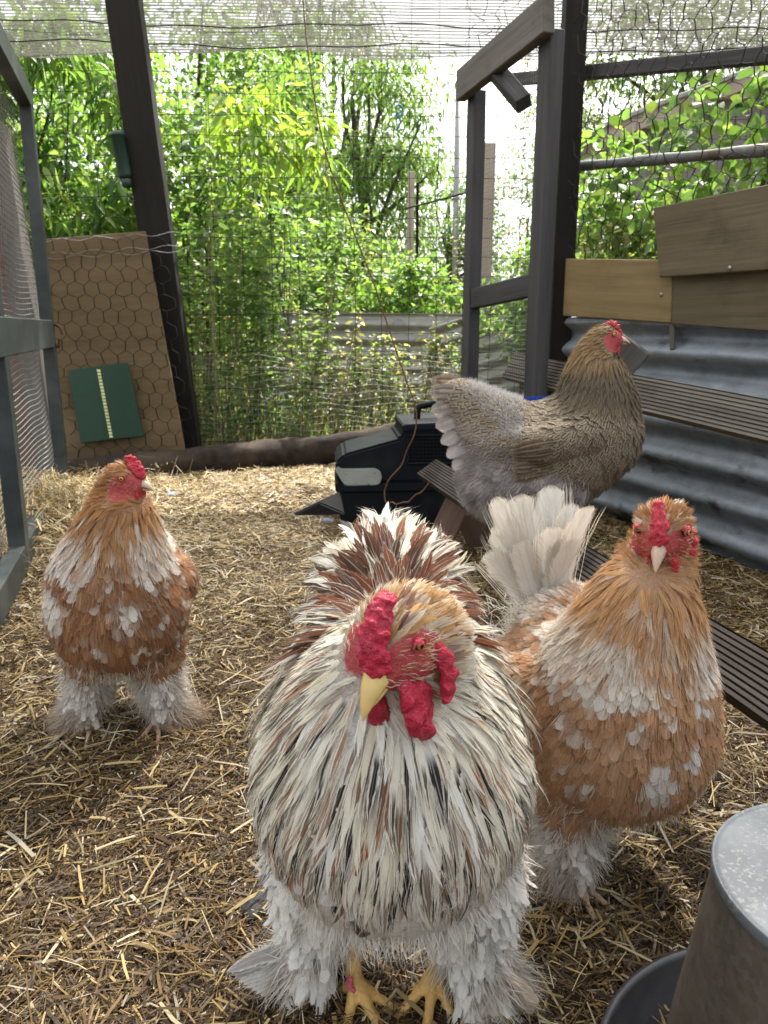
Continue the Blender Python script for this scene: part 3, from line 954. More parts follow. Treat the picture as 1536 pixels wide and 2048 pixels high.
# ------------------------------------------------------------------ right: wall of corrugated iron and boards
WA, WB = np.array((.775, 3.42)), np.array((1.2, 2.4))
WD = (WB - WA) / np.linalg.norm(WB - WA)
def wp(px, py, off=0.): return plane_hit(px, py, WA, WB, off)
pb = (.756, 3.42)
tag(board('timber_post', (pb[0], pb[1], 0), (pb[0], pb[1], 2.42), .088, .09, (0, -1, 0), M['dark_post'], wob=.002, seg=6),
    'tall dark square post at the corner of the corrugated wall', 'post')
we = WB + WD * 1.75
def build_iron():
    root = thing('corrugated_wall', 'low wall of blue grey corrugated iron behind the perching hen', 'wall', (WA[0], WA[1], 0))
    corrugated('sheet', (WA[0], WA[1], -.02), (we[0], we[1], -.04), .805, .122, .0225, M['galv'], root, phase=2.2, nx=80, wob=.005)
    # rolled top edge and dark streaks of dirt
    n = 60; s = np.linspace(0, 1, n)[:, None]
    c = np.concatenate([WA + (we - WA) * s, .785 - .02 * s + .004 * np.sin(s * 14)], 1)
    obj('rolled_edge', np_mesh('edge', *tubes(c[None], .020, 12)), M['galv'], root)
build_iron()
def wall_board(lab, c4, th, mat, screws):
    root = thing('board', lab, 'board', tuple(np.mean(c4, 0)))
    quad_slab('plank', c4, th, mat, root, .003)
    V, F = lathe([(0, .004), (.004, .0035), (.007, .002), (.0075, 0)], 10)
    for q in screws:
        Mx = Vector((-WD[1], WD[0], 0)); Mx = Mx if Mx.y < 0 else -Mx
        obj('screw', np_mesh('screw', V, F), M['screw'], root, Matrix.Translation(Vector(q)) @ Mx.to_track_quat('Z', 'Y').to_matrix().to_4x4())
wall_board('yellow pine board lowest left above the corrugated wall', [wp(1113, 517, .03), wp(1345, 519, .03), wp(1340, 646, .03), wp(1113, 631, .03)], .022, M['pine'],
           [wp(1322, 589, .032), wp(1117, 554, .032)])
wall_board('aged pine board below the slanting board at the right edge', [wp(1337, 552, .024), wp(1900, 496, .024), wp(1900, 688, .024), wp(1340, 648, .024)], .02, M['pine_old'], [])
wall_board('broad slanting aged board on top at the right edge', [wp(1306, 415, .075), wp(1900, 295, .075), wp(1900, 514, .075), wp(1318, 555, .075)], .022, M['pine_old'],
           [wp(1459, 536, .078)])
board('batten', tuple(wp(1345, 700, .014)), tuple(wp(1343, 560, .014)), .02, .012, (WD[1], -WD[0], 0), M['grey_wood'])
tag(bpy.data.objects['batten'], 'thin grey batten behind the joint of the pine boards', 'batten')

# netting above the boards, rails beyond it
def build_hex():
    root = thing('hex_netting', 'large hexagonal wire netting above the pine boards', 'netting', (WA[0], WA[1], .9))
    o3 = np.array((WA[0] - .02, WA[1] - .06, 1.055)); ux = np.array((WD[0], WD[1], 0))
    obj('netting', np_mesh('wire', *hex_net(o3, ux, (0, 0, 1), 2.4, 1.5, .043, .0015, .011, 5)), M['hex_wire'], root, kind='stuff')
    o3 = np.array((FB[0] - 3.1, 4.38, 2.0))
    obj('loose_netting', np_mesh('wire', *hex_net(np.array((.40, 4.2, 2.05)), (1, 0, 0), (0, 0, 1), .55, .5, .04, .0012, .02, 9)), M['wire'], root, kind='stuff')
build_hex()
a, b = P(1030, 160, 3.9), P(1640, 100, 2.6); b = a + (b - a) * 1.7
tag(board('rail', tuple(a), tuple(b), .05, .05, (0, 0, 1), M['dark_grey_wood'], wob=.004, seg=8), 'dark wooden rail, upper of the two beyond the netting', 'rail')
def build_pipe():
    a, b = P(1120, 336, 3.6), P(1640, 291, 2.55); b = a + (b - a) * 1.7
    c = a + (b - a) * np.linspace(0, 1, 30)[:, None]
    r = .0195 + .002 * np.sin(np.linspace(0, 30, 30))
    o = obj('pipe', np_mesh('pipe', *tubes(c[None], r[None], 14, caps=True)), M['pipe']); tag(o, 'grey metal pipe, lower of the two beyond the netting', 'pipe')
build_pipe()

# ------------------------------------------------------------------ roost of decking planks
def decking(name, p0, p1, w, th, up, mat, parent):
    """A plank with grooves along its upper face."""
    Mx, L = frame(p0, p1, up)
    g = 9; pr = []
    for i in range(g):
        y0 = -w / 2 + w * i / g; st = w / g
        pr += [(y0, th / 2), (y0 + st * .62, th / 2), (y0 + st * .70, th / 2 - .005), (y0 + st * .92, th / 2 - .005)]
    pr += [(w / 2, th / 2), (w / 2, -th / 2), (-w / 2, -th / 2)]
    pr = np.array(pr); n = len(pr); k = 14
    xs = np.linspace(-L / 2, L / 2, k)
    V = np.stack([np.broadcast_to(xs[:, None], (k, n)), np.broadcast_to(pr[:, 0], (k, n)), np.broadcast_to(pr[:, 1], (k, n))], -1).copy()
    V[..., 2] += (.002 * np.sin(xs * 9))[:, None]
    i = np.arange(k - 1)[:, None] * n; j = np.arange(n)[None]; j2 = (j + 1) % n
    F = np.stack([i + j, i + j2, i + n + j2, i + n + j], -1).reshape(-1, 4)
    me = np_mesh(name, V.reshape(-1, 3), [F, np.array([np.arange(n)]), np.array([np.arange(n)[::-1] + (k - 1) * n])], smooth=False)
    bm = bmesh.new(); bm.from_mesh(me); bmesh.ops.recalc_face_normals(bm, faces=bm.faces); bm.to_mesh(me); bm.free()
    return obj(name, me, mat, parent, Mx)

def at_h(px, py, h):
    d = ray(px, py); return np.array((0, 0, CAM_H)) + d * ((h - CAM_H) / d[2])
PERCH_H = .262
def build_roost():
    root = thing('roost', 'low roost of grooved weathered planks on slanting legs', 'roost', (.33, 1.9, 0))
    decking('perch', tuple(at_h(858, 938, PERCH_H)), tuple(at_h(1720, 1500, PERCH_H)), .088, .032, (-.50, -.62, .9), M['deck_dark'], root)
    pa, pe = P(1022, 733, 3.0), P(1600, 858, 1.86); pe = pa + (pe - pa) * 1.28
    decking('perch', tuple(pa), tuple(pe), .105, .034, (-.3, -.95, .35), M['deck'], root)
    q0, q1 = np.array(P(925, 985, 2.52)), G(858, 1118) + np.array((0, 0, -.02))
    board('leg', tuple(q0), tuple(q1), .085, .03, (-.2, -1, .25), M['brown_wood'], root, wob=.002)
    q0, q1 = np.array(P(965, 1010, 2.55)), G(1010, 1105) + np.array((0, .1, -.03))
    board('leg', tuple(q0), tuple(q1), .2, .028, (0, -1, .25), M['brown_wood'], root, wob=.002)
    e = at_h(1690, 1480, PERCH_H)
    board('leg', (e[0], e[1], 0), (e[0], e[1], PERCH_H - .03), .08, .03, (0, -1, 0), M['brown_wood'], root)
    e = pe - (pe - pa) * .02
    board('leg', (e[0] + .02, e[1] + .05, 0), (e[0] + .02, e[1] + .05, e[2] + .03), .08, .03, (-.4, -1, 0), M['grey_wood'], root)
    board('leg', tuple(P(1268, 684, 2.47)), tuple(P(1120, 862, 2.6)), .125, .03, (-.1, -1, .1), M['grey_wood'], root, wob=.002)
build_roost()

# ------------------------------------------------------------------ pet carrier
def prism(name, poly_xz, y0, y1, mat, parent, Mx, bev=.006):
    bm = bmesh.new()
    f = [bm.verts.new((x, y0, z)) for x, z in poly_xz]; b = [bm.verts.new((x, y1, z)) for x, z in poly_xz]
    bm.faces.new(f); bm.faces.new(b[::-1])
    for i in range(len(f)):
        j = (i + 1) % len(f); bm.faces.new((f[i], b[i], b[j], f[j]))
    bmesh.ops.recalc_face_normals(bm, faces=bm.faces)
    bmesh.ops.bevel(bm, geom=[e for e in bm.edges if e.calc_face_angle(0) > .4], offset=bev, segments=2, affect='EDGES')
    return obj(name, bm_mesh(name, bm), mat, parent, Mx)

def build_carrier():
    D = 2.86
    s = D / FPX * 1.02
    base = G(675, 1046); z0 = 0.0
    ox, oz = P(670, 940, D)[0], 0
    o = P(670, 1050, D); o[2] = 0.0
    root = thing('pet_carrier', 'dark teal plastic pet carrier standing against the roost', 'pet carrier', tuple(o), R(4))
    Mx = root.matrix_basis.copy()
    def q(px, py):                        # photo outline to metres on the carrier's near side
        return ((px - 670) * s, (1052 - py) * s + .005)
    prism('base', [q(676, 972), q(682, 1038), q(700, 1052), q(985, 1052), q(1000, 972)], 0, .34, M['teal'], root, Mx, .008)
    prism('rim', [q(671, 958), q(672, 974), q(1004, 974), q(1004, 956)], -.012, .352, M['teal'], root, Mx, .004)
    prism('lid', [q(676, 957), q(672, 915), q(690, 898), q(802, 868), q(812, 844), q(985, 838), q(1000, 957)], 0, .34, M['teal'], root, Mx, .010)
    prism('lid_cap', [q(806, 853), q(806, 840), q(1000, 832), q(1000, 845)], -.014, .354, M['teal'], root, Mx, .004)
    V, F = tubes(np.array([resample([(q(845, 838)[0], .17, q(845, 838)[1]), (q(848, 816)[0], .17, q(848, 816)[1]), (q(868, 810)[0], .17, q(868, 810)[1]),
                                     (q(930, 808)[0], .17, q(930, 808)[1]), (q(945, 835)[0], .17, q(945, 835)[1])], 24)]), .013, 10, caps=True)
    obj('handle', np_mesh('handle', V, F), M['teal'], root, Mx)
    # grille of the side window, recessed behind a frame
    g = []
    x0, zt = q(818, 862); x1, zb = q(990, 918)
    for x in np.arange(x0, x1, .0135): g.append(np.array(((x, -.006, zt), (x, -.006, zb))))
    for z in np.arange(zb, zt, .0135): g.append(np.array(((x0, -.007, z), (x1, -.007, z))))
    obj('grille', np_mesh('grille', *tubes(np.array(g), .0021, 4)), M['teal'], root, Mx, kind='stuff')
    fr = [np.array(((x0, -.006, zt), (x1, -.006, zt))), np.array(((x0, -.006, zb), (x1, -.006, zb))), np.array(((x0, -.006, zt), (x0, -.006, zb)))]
    obj('grille_frame', np_mesh('frame', *tubes(np.array(fr), .005, 6)), M['teal'], root, Mx)
    # the pale latch plate with its rivets
    pl = [q(672, 931), q(676, 922), q(684, 927), q(752, 927), q(762, 933), q(765, 945), q(761, 957), q(752, 963), q(694, 963), q(688, 957)]
    plate = prism('latch_plate', pl, -.012, .004, M['grey_plastic'], root, Mx, .003)
    V, F = lathe([(0, .003), (.003, .002), (.004, 0)], 8)
    for rx, ry in ((694, 936), (694, 957), (714, 955), (738, 957), (750, 935)):
        x, z = q(rx, ry)
        obj('rivet', np_mesh('rivet', V, F), M['screw'], root, Mx @ Matrix.Translation((x, -.012, z)) @ Matrix.Rotation(R(90), 4, 'X'))
build_carrier()
quad_slab('flap', [P(640, 1008, 2.62), P(682, 988, 2.80), P(690, 1030, 2.7), P(590, 1032, 2.55)], .012, M['black'])
tag(bpy.data.objects['flap'] if False else [o for o in bpy.data.objects if o.name.startswith('flap') and o.parent is None][0],
    'black triangular rubber flap lying in straw left of the pet carrier', 'rubber sheet')
[o for o in bpy.data.objects if o.name.startswith('flap') and o.parent is None][0].name = 'rubber_sheet'

# ------------------------------------------------------------------ metal feeder in the near right corner
def build_feeder():
    c = Vector((.392, .532, -.004))
    root = thing('metal_feeder', 'galvanised metal poultry feeder with dusty lid and round pan', 'feeder', c)
    T = Matrix.Translation(c)
    obj('hopper', np_mesh('hopper', *lathe([(.150, .03), (.149, .05), (.1165, .305), (.1150, .309), (.1135, .305), (.146, .05)], 72)), M['feeder'], root, T)
    obj('lid', np_mesh('lid', *lathe([(0, .318), (.06, .317), (.112, .3155), (.1160, .3152), (.1180, .3172), (.1190, .3155), (.1190, .307), (.1175, .305)], 72)), M['feeder_lid'], root, T)
    obj('pan', np_mesh('pan', *lathe([(0, .012), (.180, .012), (.193, .076), (.197, .082), (.2015, .080), (.2015, .074), (.199, .07), (.187, .006), (0, .004)], 72)), M['pan'], root, T)
    n = 90; s = np.linspace(.012, .30, n); a0 = R(214)
    pts = np.stack([(.1525 - .034 * (s - .03) / .275) * np.cos(a0 + 0 * s), (.1525 - .034 * (s - .03) / .275) * np.sin(a0 + 0 * s), s], -1)
    obj('seam', np_mesh('seam', *tubes(pts[None] + np.array(c), .0022, 6)), M['feeder'], root)
    m = 2600; r = .178 * np.sqrt(rng.uniform(0, 1, m)); a = rng.uniform(0, 6.28, m)
    x, y = c.x + r * np.cos(a), c.y + r * np.sin(a)
    V, col = straw_batch(x, y, m, .018, .0022, (8, 12, 16, 10, 26, 20, 8), lift=.02)
    V[..., 2] += (.018 - gz(x, y))[:, None, None]
    b = np.arange(m)[:, None] * 6
    F = np.concatenate([b + np.array((0, 1, 3, 2)), b + np.array((2, 3, 5, 4))])
    obj('feed', np_mesh('feed', V.reshape(-1, 3), F, False, attrs={'ca': rgba(np.repeat(col, 6, 0))}), M['straw'], root, kind='stuff')
build_feeder()

# ------------------------------------------------------------------ wires, cable, twine, small things
def wire_obj(name, pts, n, r, mat, lab, cat):
    o = obj(name, np_mesh(name, *tubes(resample(pts, n)[None], r, 6)), mat); tag(o, lab, cat)
w = [(603, -60, 2.9), (606, 0, 2.9), (622, 150, 2.86), (650, 300, 2.82), (698, 440, 2.78), (745, 560, 2.74), (785, 680, 2.70), (812, 760, 2.66), (833, 830, 2.62), (829, 868, 2.60), (812, 905, 2.60),
     (806, 925, 2.60), (775, 965, 2.58), (769, 985, 2.58), (775, 1008, 2.56), (784, 1004, 2.56), (794, 1010, 2.54), (804, 1004, 2.54), (813, 1006, 2.54), (830, 990, 2.54), (842, 985, 2.54), (860, 962, 2.54)]
wire_obj('hanging_wire', [P(*a) for a in w], 120, .0026, M['rust_wire'], 'thin rusty wire hanging from the roof, its end crooked', 'wire')
wire_obj('cable', [P(808, 418, 3.9), P(870, 402, 3.6), P(936, 384, 3.24)], 12, .0042, M['black'], 'short black cable tied to the grey mesh door', 'cable')
wire_obj('twine', [P(790, 218, 4.36), P(796, 210, 4.36), P(804, 214, 4.36), P(804, 228, 4.36), P(797, 236, 4.36), P(793, 222, 4.36), P(800, 245, 4.36), P(792, 262, 4.36)], 30, .006, plain('blue_twine', (.03, .16, .25), .7), 'knot of blue twine on the back fence', 'twine')
def small_stone(name, c, r, mat, lab, cat, seed):
    me = blob([(*(0, 0, 0), *r)], min(r) * .22, 2); displace(me, min(r) * .25, min(r) * 1.6, seed)
    tag(obj(name, me, mat, None, Matrix.Translation(Vector(c)) @ Matrix.Rotation(seed, 4, 'Z')), lab, cat)
small_stone('slate', G(505, 1828) + np.array((0, 0, .008)), (.022, .015, .006), M['black'], 'small black piece of slate beside the rooster', 'stone', 2)
small_stone('dropping', G(1135, 1795) + np.array((0, 0, .008)), (.016, .02, .010), plain('dropping', (.30, .29, .26), .8, var=.6, scale=70), 'pale speckled dropping near the right hen', 'dropping', 3)
# ------------------------------------------------------------------ plants
def leaf_quads(p, d, n, L, W, fold=.25, droop=0.0, rows=2):
    """Leaves as folded blades: p base, d direction, n facing. Returns verts, faces, uv."""
    s = np.cross(d, n); s /= np.linalg.norm(s, axis=1, keepdims=True) + 1e-9
    n = np.cross(s, d)
    if rows == 2:
        tv = np.array((0., .45, 1.)); wv = np.array((0., 1., 0.))
    else:
        tv = np.array((0., .28, .66, 1.)); wv = np.array((.08, 1., .72, 0.))
    V, U = [], []
    for t_, w_ in zip(tv, wv):
        c = p + d * (L * t_)[:, None] - np.array((0, 0, 1.)) * (droop * L * t_ * t_)[:, None]
        e = (W * .5 * w_)[:, None]
        V += [c - s * e + n * e * fold, c, c + s * e + n * e * fold]
        U += [(0, t_), (.5, t_), (1, t_)]
    V = np.stack(V, 1); k = V.shape[1]
    b = np.arange(len(p))[:, None] * k
    F = []
    for r_ in range(len(tv) - 1):
        q = r_ * 3
        F += [b + np.array((q, q + 1, q + 4, q + 3)), b + np.array((q + 1, q + 2, q + 5, q + 4))]
    return V.reshape(-1, 3), np.concatenate(F), np.tile(np.array(U), (len(p), 1)), k

def unit(v): return v / (np.linalg.norm(v, axis=-1, keepdims=True) + 1e-12)

def leaves_obj(name, p, d, L, W, col, parent, fold=.3, droop=.0, rows=2, var=.3, face_up=.6):
    n = unit(rng.normal(0, 1, (len(p), 3)) * (1 - face_up) + np.array((0, 0, face_up)) + .001)
    V, F, U, k = leaf_quads(p, unit(d), n, L, W, fold, np.broadcast_to(np.asarray(droop, float), L.shape), rows)
    col = np.asarray(col, float)
    c = col[rng.integers(0, len(col), len(p))] * rng.uniform(1 - var, 1 + var, (len(p), 1))
    return obj(name, np_mesh(name, V, F, True, U, {'ca': rgba(np.repeat(c, k, 0))}), M['leaf'], parent, kind='stuff')

YG = [(.088, .158, .036), (.072, .135, .035), (.118, .17, .045), (.055, .108, .03)]
MG = [(.070, .125, .040), (.085, .14, .045), (.055, .10, .036), (.105, .15, .05)]
DG = [(.055, .085, .035), (.07, .105, .04), (.045, .07, .032)]
BG = [(.075, .12, .085), (.09, .14, .10), (.06, .10, .07)]
OL = [(.095, .115, .045), (.125, .135, .06), (.075, .095, .04), (.16, .15, .075), (.20, .18, .10)]

def weed(label, base, h, lean, nstem, nleaf, leafL, leafW, col, spread=.18, stemr=.004, droop=.4, top=.0, stemcol=(.26, .25, .13), group=None, name='weed', rows=3, cat='weed', bare=.08):
    root = thing(name, label, cat, tuple(base), 0, group)
    base = np.array(base, float)
    st, LP, LD = [], [], []
    for i in range(nstem):
        a = rng.uniform(0, 6.28); sp = spread * rng.uniform(.2, 1)
        hh = h * rng.uniform(.65, 1.0)
        tip = base + np.array((lean * hh + sp * math.cos(a) * hh * .8, sp * math.sin(a) * hh * .5, hh))
        mid = base + (tip - base) * .5 + np.array((math.cos(a), math.sin(a), 0)) * sp * .3 * hh + rng.normal(0, .02, 3)
        c = resample([base + rng.normal(0, .015, 3) * (1, 1, 0), mid, tip], 14)
        st.append(c)
        k = max(3, nleaf // nstem)
        t = bare + (1 - bare) * rng.uniform(0, 1, k) ** .8
        idx = np.clip((t * 13).astype(int), 0, 12); fr = (t * 13 - idx)[:, None]
        pp = c[idx] * (1 - fr) + c[idx + 1] * fr
        th = rng.uniform(0, 6.28, k)
        dd = np.stack([np.cos(th), np.sin(th), rng.uniform(-.1, .9, k)], -1)
        side = rng.uniform(0, 1, k) ** 1.5 * .13 * (1.15 - t)
        LP.append(pp + unit(dd) * side[:, None]); LD.append(dd)
    st = np.array(st)
    rad = stemr * np.linspace(1, .3, 14)[None] * rng.uniform(.6, 1.1, (nstem, 1))
    V, F = tubes(st, rad, 5)
    sc = np.array(stemcol) * rng.uniform(.7, 1.3)
    obj('stem', np_mesh('stem', V, F, attrs={'ca': rgba(np.tile(sc, (len(V), 1)))}), M['stem'], root)
    p, d = np.concatenate(LP), np.concatenate(LD)
    L = leafL * rng.uniform(.5, 1.2, len(p)); W = leafW * L / leafL * rng.uniform(.8, 1.2, len(p))
    leaves_obj('leaves', p, d, L, W, col, root, droop=droop, rows=rows)
    return root

def limb_tree(label, base, h, crown_c, crown_r, nleaf, leafL, leafW, col, name='tree', trunk_r=.06, nclump=40, clump_r=.3, droop=.2, rows=2, bark=(.09, .07, .055), lean=(0, 0), seed=1, hollow=.35, shape=None, limbs=9, cat='tree', group=None, hang=0.):
    r = np.random.default_rng(seed)
    base = np.array(base, float); cc = np.array(crown_c, float); cr = np.array(crown_r, float)
    root = thing(name, label, cat, tuple(base), 0, group)
    ctr = []
    while len(ctr) < nclump:
        q = r.uniform(-1, 1, 3)
        l = np.linalg.norm(q)
        if l < 1 and l > hollow and (shape is None or shape(q)):
            ctr.append(cc + q * cr)
    ctr = np.array(ctr)
    fork = base + (cc - base) * .45 + np.array((lean[0], lean[1], 0)) * .3
    tr = resample([base, base + (fork - base) * .5 + r.normal(0, .05, 3), fork, cc + (0, 0, cr[2] * .3)], 20)
    parts = [tubes(tr[None], (trunk_r * np.linspace(1, .25, 20))[None], 9)]
    br = []
    for c in ctr[r.permutation(len(ctr))[:max(limbs, 1)]]:
        k = r.integers(5, 16)
        br.append(resample([tr[k], (tr[k] + c) / 2 + r.normal(0, .08, 3) * cr.mean() + (0, 0, .06), c], 10))
    parts.append(tubes(np.array(br), (trunk_r * .35 * np.linspace(1, .2, 10))[None], 5))
    V, F = join(parts)
    obj('trunk', np_mesh('trunk', V, F, attrs={'ca': rgba(np.tile(np.array(bark), (len(V), 1)))}), M['stem'], root)
    if cat == 'bush': nleaf, leafL, leafW = int(nleaf * .72), leafL * 1.3, leafW * 1.35
    k = rng.integers(0, len(ctr), nleaf)
    cs = clump_r * (.6 + .8 * r.uniform(0, 1, len(ctr)))
    off = rng.normal(0, 1, (nleaf, 3)); off = unit(off) * (rng.uniform(0, 1, nleaf) ** .45)[:, None]
    p = ctr[k] + off * cs[k][:, None] * (1, 1, .75)
    d = unit(off * (1, 1, .5) + rng.normal(0, .5, (nleaf, 3)) + (0, 0, -hang))
    L = leafL * rng.uniform(.6, 1.2, nleaf); W = leafW * rng.uniform(.7, 1.2, nleaf)
    leaves_obj('crown', p, d, L, W, col, root, droop=droop, rows=rows)
    return root

def gp(px, D, z=0.): 
    q = P(px, 900, D); return (q[0], D, z)

# peach trees with long drooping leaves, just beyond the fence
limb_tree('peach tree with long drooping leaves filling the upper left', gp(60, 5.6), 2.4, (-2.35, 5.5, 1.95), (.95, .75, .75), 5600, .125, .038, YG, 'peach_tree', .04, 60, .28, .35, 3, seed=2, hang=.4, hollow=.1)
limb_tree('young peach tree with drooping yellow green leaves right of the dark post', gp(600, 5.6), 2.2, (-.80, 5.5, 1.92), (.46, .35, .36), 700, .12, .034, [(.12, .19, .03), (.10, .17, .03), (.14, .19, .04)], 'peach_tree', .010, 30, .18, .35, 3, seed=3, hang=.3, hollow=.1)
# bushes behind
limb_tree('dense bright green bush behind the coop board', gp(150, 6.2), 1.6, (-2.45, 6.3, 1.05), (.9, .6, .85), 6500, .075, .034, YG, 'bush', .04, 60, .26, .2, 2, seed=4, cat='bush', hollow=.2)
limb_tree('tall leafy bush right behind the leaning post', gp(420, 6.0), 2.1, (-1.35, 6.2, 1.35), (.62, .55, 1.05), 6500, .065, .034, YG + MG, 'bush', .04, 60, .24, .2, 2, seed=5, cat='bush', hollow=.2)
limb_tree('mid green bush in the middle of the garden', gp(660, 8.0), 1.9, (-.75, 8.1, 1.15), (.95, .6, .72), 6500, .07, .032, YG + MG, 'bush', .04, 60, .27, .2, 2, seed=6, cat='bush', hollow=.2)
limb_tree('low bright bush beside the grey door frame', gp(860, 5.9), 1.1, (.26, 6.75, 1.0), (.55, .35, .30), 2600, .06, .036, YG, 'bush', .02, 36, .17, .2, 2, seed=7, cat='bush', hollow=.1)
limb_tree('leafy bush seen through the grey mesh door', gp(1020, 5.2), 1.0, (.98, 5.0, .95), (.45, .35, .36), 2600, .05, .026, MG + YG, 'bush', .02, 40, .16, .2, 2, seed=8, cat='bush', hollow=.1)
limb_tree('round leaved shrub growing against the outside of the netting', gp(1350, 3.9), 1.9, (1.85, 3.95, 1.45), (.85, .35, .62), 2000, .062, .046, YG + MG, 'bush', .03, 70, .2, .1, 3, seed=9, cat='bush', hollow=.05)
limb_tree('light green shrub close to the dark corner post', gp(1200, 4.3), 1.9, (1.30, 4.5, 1.38), (.36, .35, .58), 1300, .058, .04, YG, 'bush', .02, 40, .15, .1, 3, seed=10, cat='bush', hollow=.05)
limb_tree('sparse olive shrub above the yellow pine board', gp(1230, 4.0), 1.2, (1.22, 4.15, 1.08), (.33, .3, .30), 900, .045, .022, MG + OL, 'bush', .014, 40, .15, .2, 2, seed=11, cat='bush', hollow=.05)
# taller trees
limb_tree('light green willow like tree in the centre background', gp(770, 11.), 5., (-.42, 11., 3.15), (1.15, 1.0, 1.7), 11000, .12, .032, YG + MG, 'tree', .12, 90, .42, .4, 2, seed=12, hang=.3)
limb_tree('dark conifer behind the young peach tree', gp(640, 15.), 7, (-1.35, 14.6, 4.0), (1.9, 1.2, 3.3), 9000, .16, .03, DG + [(.12, .10, .07)], 'conifer', .25, 90, .55, .6, 2, seed=13, bark=(.05, .04, .035), limbs=40)
limb_tree('airy blue green tree left of the metal pole', gp(900, 17.), 4.6, (1.35, 17., 2.75), (1.25, .9, 1.7), 7000, .13, .05, BG + MG, 'tree', .12, 70, .42, .2, 2, seed=14, limbs=24)
limb_tree('feathery tree with slanting trunk seen through the mesh door', gp(1030, 12.), 5.4, (2.65, 12., 3.15), (.95, .9, 1.65), 6500, .1, .028, MG + BG + OL, 'tree', .1, 70, .36, .4, 2, seed=15, limbs=20, lean=(-.6, 0), bark=(.05, .045, .045))
limb_tree('tall dark tree above the shed', gp(1250, 11.), 6, (4.5, 11.5, 3.9), (1.7, 1.2, 1.9), 10000, .13, .05, DG + MG, 'tree', .15, 80, .5, .3, 2, seed=16, limbs=30)
limb_tree('broad green tree far left behind the peach tree', gp(60, 10.5), 6, (-5.2, 10.5, 2.9), (3.0, 1.2, 2.3), 16000, .12, .055, YG + MG, 'tree', .15, 110, .6, .2, 2, seed=17)
limb_tree('yellow green tree behind the leaning post', gp(380, 9.5), 5, (-2.1, 9.6, 2.75), (1.45, 1.0, 1.75), 11000, .1, .045, YG, 'tree', .12, 90, .44, .2, 2, seed=18)
limb_tree('green tree at the far right behind the shed', gp(1500, 10.), 5, (6.2, 10., 2.6), (1.7, 1.2, 1.9), 8000, .12, .05, MG + YG, 'tree', .15, 80, .5, .2, 2, seed=19)

# a far hedge of trees closing the view
def far_wood():
    n = 26000
    x = rng.uniform(-26, 30, n); y = 25 + rng.normal(0, 1.2, n)
    top = 3.6 + 1.3 * vnoise(x[:, None], 7., 21) + .7 * vnoise(x[:, None], 2., 22)
    top = np.where((x > .6) & (x < 4.6), top * .55, top)
    z = top * rng.uniform(0, 1, n) ** .8
    p = np.stack([x, y, z], -1)
    d = unit(rng.normal(0, 1, (n, 3)) + (0, 0, .2))
    o = leaves_obj('far_trees', p, d, np.full(n, .38), np.full(n, .22), MG + BG + DG, None, rows=2)
    tag(o, 'distant wood closing the view behind the garden', 'trees', kind='stuff')
far_wood()

# weeds along the back fence: each plant its own
wl = [(398, 4.75, .62, .02), (432, 4.62, 1.95, .02), (455, 4.85, 1.85, -.03), (492, 4.75, 1.55, .06), (515, 4.85, 1.8, .06), (548, 4.7, 1.4, .02), (575, 4.9, 1.7, .16), (606, 4.75, .8, -.05),
      (638, 4.85, .75, .05), (668, 4.8, .9, .12), (700, 4.9, .7, .05), (735, 4.8, .78, .0), (766, 4.95, .85, .1), (800, 4.85, .7, -.04), (838, 4.95, .82, .06), (872, 5.0, .9, -.02), (905, 5.0, .85, .04), (405, 5.1, 1.25, -.02), (470, 5.2, 1.1, .04), (540, 5.2, 1.2, 0), (620, 5.3, 1.0, .05)]
for i, (px, D, h, lean) in enumerate(wl):
    tall = i == 1
    c = MG + YG if h > 1.3 else (YG + OL if i % 3 == 1 else (OL if i % 3 == 0 else MG + OL))
    hue = ('fresh green', 'bright yellow green', 'olive green')[(i + 1) % 3] if not tall else ''
    ordn = 'first second third fourth fifth sixth seventh eighth ninth tenth eleventh twelfth thirteenth fourteenth fifteenth sixteenth seventeenth'.split()
    lab = ('tallest dark broad leaved weed climbing the back fence' if tall else
           f"{'tall' if h > 1.1 else 'low' if h < .8 else 'straggly'} {hue} weed, {ordn[i - (i > 1)]} right of the leaning dark post" if i < 17 else
           f"tall {hue} weed of the row behind, {ordn[i - 17]} right of the leaning post")
    weed(lab, gp(px, D), h, lean, 3 if tall else int(rng.integers(5, 9)),
         80 if tall else int(140 + 190 * h), .085 if tall else (.062 if h > 1.3 else .046), .055 if tall else (.036 if h > 1.3 else .026), DG + MG if tall else c, .05 if tall else .22, .006, group='weeds along the back fence')
# bent pale stalks at the foot of the fence
def stalks():
    for i in range(9):
        px = 560 + i * 40 + rng.uniform(-10, 10)
        b = np.array(gp(px, 4.75))
        n = 5
        L = []
        for k in range(n):
            a = rng.uniform(-1, 1)
            L.append(resample([b + (0, 0, .02), b + (.12 * a, .02, .13), b + (.3 * a + .1, rng.uniform(-.05, .1), rng.uniform(.25, .55))], 10))
        V, F = tubes(np.array(L), (.0055 * np.linspace(1, .4, 10))[None], 5)
        o = obj('dry_stalks', np_mesh('stalks', V, F, attrs={'ca': rgba(np.tile(np.array((.30, .27, .13)), (len(V), 1)))}), M['stem'])
        tag(o, f"{('first', 'second', 'third', 'fourth', 'fifth', 'sixth', 'seventh', 'eighth', 'ninth')[i]} clump of pale dry stalks from the leaning post along the log", 'stalks', group='dry stalks by the back fence')
stalks()
